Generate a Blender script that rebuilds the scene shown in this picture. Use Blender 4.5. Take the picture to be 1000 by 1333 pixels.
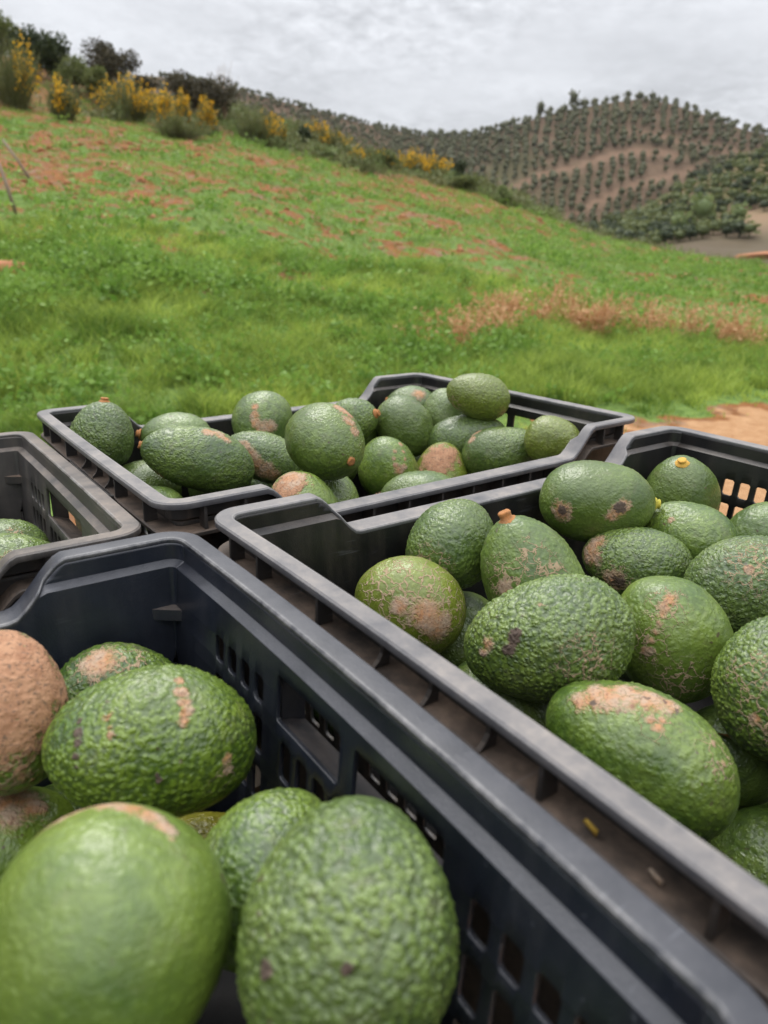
import bpy, bmesh, math, random
import numpy as np
from mathutils import Vector, Matrix, Quaternion

for _o in list(bpy.data.objects):
    bpy.data.objects.remove(_o)
SC = bpy.context.scene
COL = SC.collection
RAD = math.radians

# ------------------------------------------------------------------ camera
EYE = 1.25                                     # metres above the track
cam_data = bpy.data.cameras.new('camera')
cam = bpy.data.objects.new('camera', cam_data)
COL.objects.link(cam)
def _cammat():
    # rows of the world-to-camera rotation are right / down / forward
    right = Vector((0.99985, 0.005725, 0.016361)); down = Vector((0.017334, -0.330223, -0.943744)); fwd = Vector((0.0, 0.943886, -0.330272))
    m = Matrix.Identity(4)
    for i in range(3):
        m[i][0] = right[i]; m[i][1] = -down[i]; m[i][2] = -fwd[i]
    m[2][3] = EYE
    return m
cam.matrix_world = _cammat()
cam_data.sensor_fit = 'VERTICAL'
cam_data.sensor_height = 36.0
cam_data.sensor_width = 27.0
cam_data.lens = 36.0 * 929.6 / 1333.0
cam_data.clip_start = 0.01
cam_data.clip_end = 4000
cam_data.dof.use_dof = True
cam_data.dof.focus_distance = 0.52
cam_data.dof.aperture_fstop = 9.5
SC.camera = cam
SC.render.resolution_x = 768
SC.render.resolution_y = 1024

# ------------------------------------------------------------------ sky, sun, exposure
SUN_EL, SUN_AZ = 55.0, -20.0                    # azimuth from +Y towards +X
world = bpy.data.worlds.new('World')
SC.world = world
world.use_nodes = True
wn, wl = world.node_tree.nodes, world.node_tree.links
wn.clear()
def N(nodes, kind, **kw):
    n = nodes.new(kind)
    for k, v in kw.items():
        if k == 'inp':
            for a, b in v.items():
                n.inputs[a].default_value = b
        else:
            setattr(n, k, v)
    return n
w_out = N(wn, 'ShaderNodeOutputWorld')
w_sky = N(wn, 'ShaderNodeTexSky', sky_type='NISHITA', sun_disc=False, sun_elevation=RAD(SUN_EL), sun_rotation=RAD(SUN_AZ))
w_bg1 = N(wn, 'ShaderNodeBackground', inp={'Strength': 0.08})
w_bg2 = N(wn, 'ShaderNodeBackground', inp={'Strength': 1.0})
w_mix = N(wn, 'ShaderNodeMixShader', inp={'Fac': 0.93})
w_tc = N(wn, 'ShaderNodeTexCoord')
w_sep = N(wn, 'ShaderNodeSeparateXYZ')
wl.new(w_tc.outputs['Generated'], w_sep.inputs[0])
# project the direction on a cloud deck: xy / (z + 0.12)
w_add = N(wn, 'ShaderNodeMath', operation='ADD', inp={1: 0.22})
w_max = N(wn, 'ShaderNodeMath', operation='MAXIMUM', inp={1: 0.03})
w_dx = N(wn, 'ShaderNodeMath', operation='DIVIDE'); w_dy = N(wn, 'ShaderNodeMath', operation='DIVIDE')
w_cmb = N(wn, 'ShaderNodeCombineXYZ')
wl.new(w_sep.outputs[2], w_add.inputs[0]); wl.new(w_add.outputs[0], w_max.inputs[0])
wl.new(w_sep.outputs[0], w_dx.inputs[0]); wl.new(w_max.outputs[0], w_dx.inputs[1])
wl.new(w_sep.outputs[1], w_dy.inputs[0]); wl.new(w_max.outputs[0], w_dy.inputs[1])
wl.new(w_dx.outputs[0], w_cmb.inputs[0]); wl.new(w_dy.outputs[0], w_cmb.inputs[1])
w_n1 = N(wn, 'ShaderNodeTexNoise', inp={'Scale': 1.2, 'Detail': 6.0, 'Roughness': 0.5, 'Distortion': 0.5})
w_n2 = N(wn, 'ShaderNodeTexNoise', inp={'Scale': 17.0, 'Detail': 4.0, 'Roughness': 0.55, 'Distortion': 0.3})
w_n3 = N(wn, 'ShaderNodeTexNoise', inp={'Scale': 0.9, 'Detail': 2.0})
for n in (w_n1, w_n2, w_n3):
    wl.new(w_cmb.outputs[0], n.inputs['Vector'])
w_r1 = N(wn, 'ShaderNodeMapRange', inp={1: 0.32, 2: 0.68, 3: 0.82, 4: 1.19})
wl.new(w_n1.outputs[0], w_r1.inputs[0])
w_r2 = N(wn, 'ShaderNodeMapRange', inp={1: 0.3, 2: 0.7, 3: -0.19, 4: 0.19})
wl.new(w_n2.outputs[0], w_r2.inputs[0])
w_r3 = N(wn, 'ShaderNodeMapRange', inp={1: 0.40, 2: 0.60, 3: 0.15, 4: 1.0})
wl.new(w_n3.outputs[0], w_r3.inputs[0])
w_m3 = N(wn, 'ShaderNodeMath', operation='MULTIPLY')
wl.new(w_r2.outputs[0], w_m3.inputs[0]); wl.new(w_r3.outputs[0], w_m3.inputs[1])
w_a = N(wn, 'ShaderNodeMath', operation='ADD')
wl.new(w_r1.outputs[0], w_a.inputs[0]); wl.new(w_m3.outputs[0], w_a.inputs[1])
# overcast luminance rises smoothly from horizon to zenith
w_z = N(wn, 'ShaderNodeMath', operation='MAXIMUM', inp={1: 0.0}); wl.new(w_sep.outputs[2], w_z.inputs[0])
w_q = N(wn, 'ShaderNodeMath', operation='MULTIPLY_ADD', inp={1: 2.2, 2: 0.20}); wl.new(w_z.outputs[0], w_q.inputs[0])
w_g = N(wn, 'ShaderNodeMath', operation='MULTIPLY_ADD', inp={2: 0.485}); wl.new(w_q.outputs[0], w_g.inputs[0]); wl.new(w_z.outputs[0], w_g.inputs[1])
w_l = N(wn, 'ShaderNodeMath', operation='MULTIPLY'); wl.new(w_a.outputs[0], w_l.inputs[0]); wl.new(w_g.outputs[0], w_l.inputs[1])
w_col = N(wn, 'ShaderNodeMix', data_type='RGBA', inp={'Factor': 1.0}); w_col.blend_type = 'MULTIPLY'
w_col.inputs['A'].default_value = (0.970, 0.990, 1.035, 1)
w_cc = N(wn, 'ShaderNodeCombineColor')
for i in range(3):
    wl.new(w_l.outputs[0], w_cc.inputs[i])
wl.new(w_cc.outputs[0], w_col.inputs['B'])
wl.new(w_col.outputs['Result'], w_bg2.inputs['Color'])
wl.new(w_sky.outputs[0], w_bg1.inputs['Color'])
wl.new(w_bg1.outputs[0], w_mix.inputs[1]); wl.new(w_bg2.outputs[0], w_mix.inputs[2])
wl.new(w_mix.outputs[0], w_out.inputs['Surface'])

sun_data = bpy.data.lights.new('sun', 'SUN')
sun_data.energy = 1.5
sun_data.angle = RAD(24)
sun_data.color = (1.0, 0.96, 0.9)
sun = bpy.data.objects.new('sun', sun_data)
COL.objects.link(sun)
_sd = Vector((math.sin(RAD(SUN_AZ)) * math.cos(RAD(SUN_EL)), math.cos(RAD(SUN_AZ)) * math.cos(RAD(SUN_EL)), math.sin(RAD(SUN_EL))))
sun.rotation_mode = 'QUATERNION'
sun.rotation_quaternion = _sd.to_track_quat('Z', 'Y')

SC.view_settings.view_transform = 'Standard'
SC.view_settings.look = 'None'
SC.view_settings.gamma = 1.0
SC.view_settings.use_curve_mapping = False
SC.view_settings.exposure = 0.32
SC.render.engine = 'CYCLES'

# ------------------------------------------------------------------ small helpers
rng = np.random.default_rng(11)
random.seed(4)

def tag(o, label=None, cat=None, group=None, kind=None):
    if label: o['label'] = label
    if cat: o['category'] = cat
    if group: o['group'] = group
    if kind: o['kind'] = kind
    return o

def link(name, me, parent=None, mat=None):
    o = bpy.data.objects.new(name, me)
    COL.objects.link(o)
    if parent is not None: o.parent = parent
    if mat is not None and me is not None:
        for m in (mat if isinstance(mat, (list, tuple)) else [mat]):
            me.materials.append(m)
    return o

def mesh_np(name, verts, faces, attrs=None, smooth=False):
    """verts (N,3); faces: list of arrays (M,k) with equal k inside each array."""
    me = bpy.data.meshes.new(name)
    verts = np.asarray(verts, dtype=np.float32)
    if not isinstance(faces, list): faces = [faces]
    faces = [np.asarray(f, dtype=np.int32) for f in faces if len(f)]
    nl = sum(f.size for f in faces); npoly = sum(len(f) for f in faces)
    me.vertices.add(len(verts)); me.loops.add(nl); me.polygons.add(npoly)
    me.vertices.foreach_set('co', verts.ravel())
    me.loops.foreach_set('vertex_index', np.concatenate([f.ravel() for f in faces]))
    tot = np.concatenate([np.full(len(f), f.shape[1], dtype=np.int32) for f in faces])
    st = np.concatenate([[0], np.cumsum(tot)[:-1]]).astype(np.int32)
    me.polygons.foreach_set('loop_start', st)
    me.polygons.foreach_set('loop_total', tot)
    me.update(calc_edges=True)
    me.validate()
    if attrs:
        for k, v in attrs.items():
            a = me.attributes.new(k, 'FLOAT', 'POINT')
            a.data.foreach_set('value', np.asarray(v, dtype=np.float32))
    if smooth:
        me.polygons.foreach_set('use_smooth', np.ones(npoly, dtype=bool))
    return me

def bm_obj(name, bm, parent=None, mat=None, smooth=False):
    me = bpy.data.meshes.new(name)
    bm.to_mesh(me); bm.free()
    if smooth:
        me.polygons.foreach_set('use_smooth', np.ones(len(me.polygons), dtype=bool))
    return link(name, me, parent, mat)

def bm_box(bm, lo, hi):
    vs = [bm.verts.new((x, y, z)) for z in (lo[2], hi[2]) for y in (lo[1], hi[1]) for x in (lo[0], hi[0])]
    for f in ((0, 2, 3, 1), (4, 5, 7, 6), (0, 1, 5, 4), (2, 6, 7, 3), (0, 4, 6, 2), (1, 3, 7, 5)):
        bm.faces.new([vs[i] for i in f])
    return vs

def tube_np(path, radii, nseg=6):
    """verts, quads of a tube along a polyline"""
    path = [Vector(p) for p in path]
    V = []; Q = []
    for i, p in enumerate(path):
        d = (path[min(i + 1, len(path) - 1)] - path[max(i - 1, 0)]).normalized()
        a = d.orthogonal().normalized(); b = d.cross(a)
        for k in range(nseg):
            t = 2 * math.pi * k / nseg
            V.append(p + (a * math.cos(t) + b * math.sin(t)) * radii[i])
    for i in range(len(path) - 1):
        for k in range(nseg):
            Q.append((i * nseg + k, i * nseg + (k + 1) % nseg, (i + 1) * nseg + (k + 1) % nseg, (i + 1) * nseg + k))
    return np.array([tuple(v) for v in V]), np.array(Q)

# hashed lattice noise, vectorised
def _hash(ix, iy, iz, s):
    h = (ix.astype(np.int64) * 374761393 + iy.astype(np.int64) * 668265263 + iz.astype(np.int64) * 2147483647 + s * 974634777) & 0xFFFFFFFF
    h = ((h ^ (h >> 13)) * 1274126177) & 0xFFFFFFFF
    h = (h ^ (h >> 16)) & 0xFFFFFFFF
    h = (h * 2246822519) & 0xFFFFFFFF
    h = h ^ (h >> 15)
    return (h & 0xFFFFFF) / float(0xFFFFFF)

def vnoise(P, s=0):
    P = np.asarray(P, dtype=np.float64)
    if P.shape[1] == 2: P = np.column_stack([P, np.zeros(len(P))])
    I = np.floor(P); Fr = P - I; I = I.astype(np.int64)
    U = Fr * Fr * (3 - 2 * Fr)
    out = 0
    for dx in (0, 1):
        for dy in (0, 1):
            for dz in (0, 1):
                w = (U[:, 0] if dx else 1 - U[:, 0]) * (U[:, 1] if dy else 1 - U[:, 1]) * (U[:, 2] if dz else 1 - U[:, 2])
                out = out + w * _hash(I[:, 0] + dx, I[:, 1] + dy, I[:, 2] + dz, s)
    return out

def fbm(P, s=0, oct=3):
    P = np.asarray(P, dtype=np.float64); a = 0.5; t = 0; n = 0
    for k in range(oct):
        t = t + a * vnoise(P * 2 ** k + 17.3 * k, s + k); n += a; a *= 0.5
    return t / n

def worley(P, s=0):
    I = np.floor(P).astype(np.int64)
    d1 = np.full(len(P), 9.0); idv = np.zeros(len(P))
    for dx in (-1, 0, 1):
        for dy in (-1, 0, 1):
            for dz in (-1, 0, 1):
                cx, cy, cz = I[:, 0] + dx, I[:, 1] + dy, I[:, 2] + dz
                fx = cx + _hash(cx, cy, cz, s); fy = cy + _hash(cx, cy, cz, s + 1); fz = cz + _hash(cx, cy, cz, s + 2)
                d = np.sqrt((P[:, 0] - fx) ** 2 + (P[:, 1] - fy) ** 2 + (P[:, 2] - fz) ** 2)
                m = d < d1
                d1 = np.where(m, d, d1)
                idv = np.where(m, _hash(cx, cy, cz, s + 3), idv)
    return d1, idv

# ------------------------------------------------------------------ materials
class Mat:
    def __init__(self, name):
        self.m = bpy.data.materials.new(name); self.m.use_nodes = True
        self.n = self.m.node_tree.nodes; self.l = self.m.node_tree.links
        self.bsdf = self.n['Principled BSDF']; self.out = self.n['Material Output']
    def new(self, kind, **kw): return N(self.n, kind, **kw)
    def to(self, a, b): self.l.new(a, b)
    def noise(self, vec, scale, detail=3.0, rough=0.55, dist=0.0):
        t = self.new('ShaderNodeTexNoise', inp={'Scale': scale, 'Detail': detail, 'Roughness': rough, 'Distortion': dist})
        if vec is not None: self.to(vec, t.inputs['Vector'])
        return t.outputs[0]
    def ramp(self, val, a, b, c=0.0, d=1.0):
        t = self.new('ShaderNodeMapRange', inp={1: a, 2: b, 3: c, 4: d}); t.clamp = True
        self.to(val, t.inputs[0]); return t.outputs[0]
    def math(self, op, a, b=None, c=None):
        t = self.new('ShaderNodeMath', operation=op)
        for i, v in enumerate((a, b, c)):
            if v is None: continue
            if isinstance(v, (int, float)): t.inputs[i].default_value = v
            else: self.to(v, t.inputs[i])
        return t.outputs[0]
    def mix(self, fac, a, b, blend='MIX'):
        t = self.new('ShaderNodeMix', data_type='RGBA'); t.blend_type = blend
        for k, v in (('Factor', fac), ('A', a), ('B', b)):
            if isinstance(v, (int, float)): t.inputs[k].default_value = v
            elif isinstance(v, tuple): t.inputs[k].default_value = (*v, 1.0) if len(v) == 3 else v
            else: self.to(v, t.inputs[k])
        return t.outputs['Result']
    def attr(self, name, kind='GEOMETRY'):
        t = self.new('ShaderNodeAttribute', attribute_name=name); t.attribute_type = kind
        return t.outputs['Fac']
    def objco(self):
        return self.new('ShaderNodeTexCoord').outputs['Object']
    def geo(self, name): return self.new('ShaderNodeNewGeometry').outputs[name]
    def bump(self, h, strength=0.3, dist=0.001):
        t = self.new('ShaderNodeBump', inp={'Strength': strength, 'Distance': dist})
        self.to(h, t.inputs['Height']); self.to(t.outputs[0], self.bsdf.inputs['Normal'])
    def set(self, **kw):
        for k, v in kw.items():
            k = k.replace('_', ' ')
            if isinstance(v, (int, float)): self.bsdf.inputs[k].default_value = v
            elif isinstance(v, tuple): self.bsdf.inputs[k].default_value = (*v, 1.0)
            else: self.to(v, self.bsdf.inputs[k])
        return self

def plastic(name, base, dust, dustcol=(0.30, 0.24, 0.19), rough=0.42, grime=0.0):
    """moulded crate plastic; dust settles where the surface looks up; grime = dirt that sticks anywhere"""
    m = Mat(name); co = m.objco()
    nz = m.new('ShaderNodeSeparateXYZ'); m.to(m.geo('Normal'), nz.inputs[0])
    up = m.ramp(nz.outputs[2], 0.35, 0.95)
    n1 = m.noise(co, 28, 5, 0.65); n2 = m.noise(co, 260, 3, 0.6); n3 = m.noise(co, 7, 3)
    streak = m.new('ShaderNodeMapping'); streak.inputs['Scale'].default_value = (60, 60, 6); m.to(co, streak.inputs['Vector'])
    n4 = m.noise(streak.outputs[0], 1.0, 4, 0.6)
    d = m.math('MULTIPLY', m.ramp(n1, 0.3, 0.75), m.ramp(n2, 0.25, 0.8, 0.45, 1.0))
    d = m.math('MULTIPLY', m.math('MULTIPLY', d, up), dust)
    g = m.math('MULTIPLY', m.math('MULTIPLY', m.ramp(n4, 0.42, 0.75), m.ramp(n3, 0.35, 0.7, 0.15, 1.0)), grime)
    g = m.math('MULTIPLY', g, m.ramp(n2, 0.2, 0.8, 0.3, 1.0))
    f = m.math('MAXIMUM', d, g)
    bcol = m.mix(m.ramp(n1, 0.3, 0.7), tuple(0.75 * c for c in base), tuple(1.3 * c for c in base))
    # pale scuffs
    sm = m.new('ShaderNodeMapping'); sm.inputs['Rotation'].default_value = (0.3, 0.2, 0.7); sm.inputs['Scale'].default_value = (30, 420, 200); m.to(co, sm.inputs['Vector'])
    sc = m.math('MULTIPLY', m.ramp(m.noise(sm.outputs[0], 1.0, 2, 0.5), 0.66, 0.76), m.ramp(n3, 0.44, 0.62))
    bcol = m.mix(m.math('MULTIPLY', sc, 0.28), bcol, (0.22, 0.23, 0.26))
    wear = m.math('MULTIPLY', m.attr('edge'), m.ramp(m.noise(co, 70, 5, .75), .36, .70))
    col = m.mix(m.math('MULTIPLY', wear, .6), m.mix(f, bcol, dustcol), (.30, .29, .28))
    m.set(Base_Color=col, Roughness=m.ramp(m.math('ADD', f, m.math('MULTIPLY', n1, 0.25)), 0.0, 1.0, rough - 0.06, 0.85), Specular_IOR_Level=0.5)
    m.bump(m.math('ADD', m.noise(co, 900, 2), m.math('MULTIPLY', n1, 0.8)), 0.25, 0.0006)
    return m.m

P_NAVY = plastic('navy_black_plastic', (0.0110, 0.0135, 0.0210), 0.26, (0.19, 0.18, 0.18), rough=0.30, grime=0.20)
P_NAVY_OUT = plastic('navy_black_plastic_outside', (0.011, 0.013, 0.019), 0.6, (0.22, 0.17, 0.13), 0.5, 0.3)
P_BLACK = plastic('black_plastic', (0.0075, 0.0075, 0.008), 0.35, rough=0.38, grime=0.17)
P_DUSTY = plastic('dusty_black_plastic', (0.020, 0.018, 0.017), 1.25, (0.25, 0.175, 0.125), 0.6, 0.6)
P_RIM = plastic('scuffed_rim_plastic', (0.075, 0.076, 0.085), 0.95, (0.31, 0.270, 0.230), 0.42, 0.3)
P_WORN = plastic('worn_brownish_plastic', (0.040, 0.037, 0.036), 0.95, (0.28, 0.225, 0.18), 0.40, 0.7)
P_BASE = plastic('black_plastic_bottom', (0.008, 0.008, 0.009), 0.06, rough=0.5)

def avocado_mat():
    m = Mat('avocado_skin'); co = m.objco()
    sd = m.new('ShaderNodeObjectInfo').outputs['Random']
    off = m.new('ShaderNodeVectorMath', operation='MULTIPLY_ADD')
    m.to(sd, off.inputs[0]); off.inputs[1].default_value = (7.3, 3.1, 5.7); m.to(co, off.inputs[2])
    p = off.outputs[0]
    nb = m.noise(p, 26, 3, 0.55); nm = m.noise(p, 120, 3, 0.6); nf = m.noise(p, 520, 2, 0.6)
    bump = m.attr('bump')
    vf = m.new('ShaderNodeTexVoronoi', feature='SMOOTH_F1', inp={'Scale': 430.0, 'Randomness': 1.0, 'Smoothness': 0.35})
    wv = m.new('ShaderNodeVectorMath', operation='MULTIPLY_ADD'); wv.inputs[1].default_value = (0.004, 0.004, 0.004)
    nw = m.new('ShaderNodeTexNoise', inp={'Scale': 260.0, 'Detail': 2.0}); m.to(p, nw.inputs['Vector']); m.to(nw.outputs['Color'], wv.inputs[0]); m.to(p, wv.inputs[2]); m.to(wv.outputs[0], vf.inputs['Vector'])
    peb = m.ramp(vf.outputs['Distance'], 0.05, 0.62, 1.0, 0.0)
    vl = m.new('ShaderNodeTexVoronoi', feature='F1', inp={'Scale': 260.0, 'Randomness': 1.0}); m.to(p, vl.inputs['Vector'])
    lsep = m.new('ShaderNodeSeparateColor'); m.to(vl.outputs['Color'], lsep.inputs[0])
    lent = m.math('MULTIPLY', m.ramp(vl.outputs['Distance'], 0.10, 0.22, 1.0, 0.0), m.ramp(lsep.outputs[0], 0.66, 0.74))
    bloom = m.attr('bloom', 'OBJECT'); warm = m.attr('warm', 'OBJECT')
    dark = m.mix(warm, (0.030, 0.066, 0.007), (0.052, 0.106, 0.004))
    lite = m.mix(warm, (0.104, 0.168, 0.026), (0.160, 0.228, 0.018))
    c = m.mix(m.ramp(nb, 0.32, 0.68), dark, lite)
    c = m.mix(m.math('MULTIPLY', m.ramp(m.math('ADD', bump, m.math('MULTIPLY', peb, .5)), 0.6, 1.4), 0.5), c, m.mix(warm, (0.130, 0.205, 0.055), (0.19, 0.27, 0.045)))
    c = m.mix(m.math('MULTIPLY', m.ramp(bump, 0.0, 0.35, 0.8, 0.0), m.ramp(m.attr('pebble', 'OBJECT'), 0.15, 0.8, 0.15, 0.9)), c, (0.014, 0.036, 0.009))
    c = m.mix(m.math('MULTIPLY', lent, m.ramp(nb, 0.4, 0.6, 0.1, 0.85)), c, (0.24, 0.33, 0.09))
    c = m.mix(m.math('MULTIPLY', bloom, m.ramp(nb, 0.25, 0.75, 0.3, 0.8)), c, (0.175, 0.210, 0.100))
    drift = m.noise(p, 11, 2, .5)
    c = m.mix(m.ramp(drift, .50, .68, 0, .55), c, m.mix(warm, (0.040, 0.062, 0.018), (0.085, 0.125, 0.012)))
    c = m.mix(m.math('MULTIPLY', m.ramp(m.noise(p, 70, 5, .7), .56, .70), .22), c, (0.20, 0.17, 0.11))
    c = m.mix(m.attr('gold', 'OBJECT'), c, m.mix(peb, (0.22, 0.20, 0.015), (0.36, 0.31, 0.03)))
    # russet network: thin corky lines
    net = m.attr('net')
    vt = m.new('ShaderNodeTexVoronoi', feature='DISTANCE_TO_EDGE', inp={'Scale': 120.0, 'Randomness': 1.0})
    wob = m.new('ShaderNodeVectorMath', operation='MULTIPLY_ADD'); wob.inputs[1].default_value = (0.012, 0.012, 0.012)
    nv = m.new('ShaderNodeTexNoise', inp={'Scale': 160.0, 'Detail': 2.0}); m.to(p, nv.inputs['Vector'])
    m.to(nv.outputs['Color'], wob.inputs[0]); m.to(p, wob.inputs[2]); m.to(wob.outputs[0], vt.inputs['Vector'])
    thr = m.ramp(net, -0.15, 1.0, -0.02, 0.085)
    line = m.math('SUBTRACT', thr, vt.outputs['Distance'])
    nmask = m.math('MULTIPLY', m.ramp(line, -0.005, 0.025), m.ramp(m.math('ADD', net, m.math('MULTIPLY', nm, 0.9)), 0.42, 0.75))
    c = m.mix(m.math('MULTIPLY', nmask, 0.85), c, m.mix(nf, (0.26, 0.17, 0.10), (0.42, 0.30, 0.19)))
    # tan / pinkish corky patches and dark scabs, ragged edges
    def patch(name, rag, lo, hi):
        f = m.math('ADD', m.attr(name), m.math('MULTIPLY', m.math('SUBTRACT', m.math('ADD', m.math('MULTIPLY', nm, 0.6), m.math('MULTIPLY', nf, 0.4)), 0.5), rag))
        return m.ramp(f, lo, hi)
    pm = patch('pink', 2.6, 0.0, 0.35)
    pcol = m.mix(m.ramp(nm, 0.35, 0.65), (0.26, 0.118, 0.055), (0.36, 0.190, 0.100))
    pcol = m.mix(m.math('MULTIPLY', m.ramp(nf, 0.54, 0.68), 0.8), pcol, (0.10, 0.062, 0.036))
    c = m.mix(pm, c, pcol)
    tm = m.math('MULTIPLY', patch('tan', 2.6, 0.0, 0.45), m.ramp(vt.outputs['Distance'], 0.0, 0.06, 0.55, 1.0))
    tcol = m.mix(m.ramp(nm, 0.35, 0.62), (0.40, 0.185, 0.075), (0.36, 0.255, 0.175))
    tcol = m.mix(m.math('MULTIPLY', m.ramp(nf, 0.56, 0.68), 0.7), tcol, (0.15, 0.075, 0.045))
    c = m.mix(tm, c, tcol)
    dm = patch('dark', 2.2, 0.05, 0.35)
    c = m.mix(dm, c, m.mix(nf, (0.035, 0.022, 0.016), (0.11, 0.072, 0.048)))
    # a few stray specks
    sp = m.math('MULTIPLY', m.ramp(m.noise(p, 230, 1, 0.4), 0.70, 0.75), m.ramp(m.noise(p, 20, 1), 0.5, 0.6))
    c = m.mix(m.math('MULTIPLY', sp, 0.8), c, (0.07, 0.04, 0.03))
    cork = m.math('MAXIMUM', m.math('MAXIMUM', pm, tm), m.math('MAXIMUM', dm, nmask))
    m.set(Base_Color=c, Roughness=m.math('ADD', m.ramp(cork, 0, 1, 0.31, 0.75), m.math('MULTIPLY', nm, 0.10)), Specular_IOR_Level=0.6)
    hh = m.math('ADD', m.math('MULTIPLY', nm, 0.7), m.math('MULTIPLY', nf, 0.3))
    hh = m.math('ADD', hh, m.math('MULTIPLY', m.math('MULTIPLY', peb, m.ramp(nb, 0.3, 0.65, 0.3, 1.0)), m.math('MULTIPLY', m.attr('pebble', 'OBJECT'), 0.9)))
    hh = m.math('ADD', hh, m.math('MULTIPLY', cork, 0.5))
    m.bump(hh, 0.75, 0.0012)
    return m.m
M_AVO = avocado_mat()

def simple(name, cols, scale=40, rough=0.8, bump=0.3, bdist=0.002):
    m = Mat(name); co = m.objco()
    n = m.noise(co, scale, 4, 0.6)
    m.set(Base_Color=m.mix(m.ramp(n, 0.3, 0.7), cols[0], cols[1]), Roughness=rough, Specular_IOR_Level=0.3)
    if bump: m.bump(m.noise(co, scale * 4, 3), bump, bdist)
    return m.m
M_STEM = {
    'o': simple('orange_brown_stem_cork', ((0.42, 0.17, 0.05), (0.28, 0.14, 0.06)), 300),
    'y': simple('yellow_stem', ((0.50, 0.42, 0.05), (0.30, 0.28, 0.05)), 300),
    'c': simple('cut_orange_stem', ((0.62, 0.33, 0.07), (0.50, 0.33, 0.06)), 200),
    'g': simple('green_stem', ((0.10, 0.16, 0.03), (0.20, 0.17, 0.05)), 300),
    'd': simple('dark_dry_stem', ((0.05, 0.03, 0.02), (0.17, 0.09, 0.04)), 300)}

def leaf_mat(name, dark, light, trans=0.35, rough=0.6):
    """foliage: colour from the per-leaf attribute 'hue', light passes through"""
    m = Mat(name); h = m.attr('hue')
    c = m.mix(h, dark, light)
    m.set(Base_Color=c, Roughness=rough, Specular_IOR_Level=0.25)
    t = m.new('ShaderNodeBsdfTranslucent'); m.to(c, t.inputs['Color'])
    x = m.new('ShaderNodeMixShader', inp={'Fac': trans})
    m.to(m.bsdf.outputs[0], x.inputs[1]); m.to(t.outputs[0], x.inputs[2]); m.to(x.outputs[0], m.out.inputs['Surface'])
    return m.m
M_GRASS = leaf_mat('grass_blades', (0.078, 0.158, 0.018), (0.450, 0.550, 0.105), 0.45)
M_GRASS_FAR = leaf_mat('thin_grass', (0.120, 0.200, 0.032), (0.310, 0.380, 0.085), 0.4)
M_WEED = leaf_mat('weed_leaves', (0.090, 0.190, 0.024), (0.26, 0.40, 0.080), 0.42, 0.55)
M_DRY = leaf_mat('dry_stalks', (0.38, 0.17, 0.070), (0.66, 0.43, 0.23), 0.3)
M_STRAW = leaf_mat('dead_stubble', (0.17, 0.125, 0.095), (0.34, 0.27, 0.19), 0.2)
M_BRUSH = leaf_mat('hillside_brush', (0.10, 0.125, 0.04), (0.24, 0.24, 0.10), 0.3)
M_DARKLEAF = leaf_mat('dark_evergreen_leaves', (0.026, 0.042, 0.018), (0.075, 0.095, 0.035), 0.2)
M_BROWNLEAF = leaf_mat('brownish_leaves', (0.04, 0.038, 0.025), (0.10, 0.085, 0.045), 0.2)
M_OLIVE = leaf_mat('olive_green_leaves', (0.075, 0.10, 0.030), (0.17, 0.19, 0.060), 0.3)
M_PALE = leaf_mat('pale_green_leaves', (0.13, 0.18, 0.06), (0.24, 0.28, 0.11), 0.3)
M_SPRAY = leaf_mat('broom_stems', (0.085, 0.105, 0.035), (0.20, 0.21, 0.085), 0.25)
M_BROOMFLOWER = leaf_mat('yellow_broom_flowers', (0.66, 0.35, 0.008), (0.84, 0.52, 0.02), 0.35)
M_ORCHARD = leaf_mat('orchard_leaves', (0.070, 0.078, 0.032), (0.150, 0.145, 0.064), 0.28)
M_BARK = simple('bark', ((0.10, 0.075, 0.055), (0.17, 0.13, 0.10)), 20)
M_TWIG = simple('dry_twigs', ((0.33, 0.24, 0.16), (0.45, 0.35, 0.25)), 20)
M_CLOD = simple('orange_soil', ((0.25, 0.10, 0.042), (0.36, 0.165, 0.08)), 9, 0.95, 0.6, 0.01)
M_WOOD = simple('weathered_boards', ((0.22, 0.17, 0.12), (0.32, 0.26, 0.19)), 12)
M_STEEL = simple('painted_steel', ((0.05, 0.055, 0.06), (0.08, 0.08, 0.085)), 12, 0.5)
M_RUBBER = simple('tyre_rubber', ((0.02, 0.02, 0.02), (0.035, 0.033, 0.03)), 30)
M_STAKE = simple('grey_stake_wood', ((0.16, 0.12, 0.09), (0.24, 0.19, 0.14)), 20)

# ------------------------------------------------------------------ the lie of the land
# bearings in degrees (0 = straight ahead, + = right), slopes as rise over distance from eye height
CREST_AZ = [-60, -33, -25.5, -21.1, -16.3, -11.3, -7, -3.2, 0.7, 5.2, 8, 12, 16.4, 20.2, 26.6, 35.3, 60]
CREST_EL = [.25, .238, .207, .194, .185, .170, .152, .131, .115, .0955, .0805, .0565, .0300, .0165, .0035, -.007, -.02]
EDGE_EL = [.16, .155, .1559, .1549, .151, .139, .1226, .110, .1012, .0865, .0745, .0530, .0285, .0155, .003, -.0075, -.021]
FAR_AZ = [-60, -30, -21, -13.7, -9.6, -6.5, -3.2, -.5, 2.8, 5.6, 7.7, 10.3, 12.4, 14.9, 17.1, 18.8, 21.3, 23.8, 25.2, 29.8, 38, 60]
FAR_EL = [.19, .195, .204, .203, .192, .181, .168, .159, .150, .151, .158, .170, .178, .184, .1875, .182, .167, .150, .144, .118, .069, .03]
NR_AZ = [-60, 5, 7.5, 10.5, 13.2, 16.3, 18.7, 21, 23.7, 25.4, 29.3, 36.7, 60]
NR_EL = [-.05, -.02, -.004, .0135, .0365, .0545, .0755, .0965, .115, .1255, .152, .156, .15]

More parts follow.
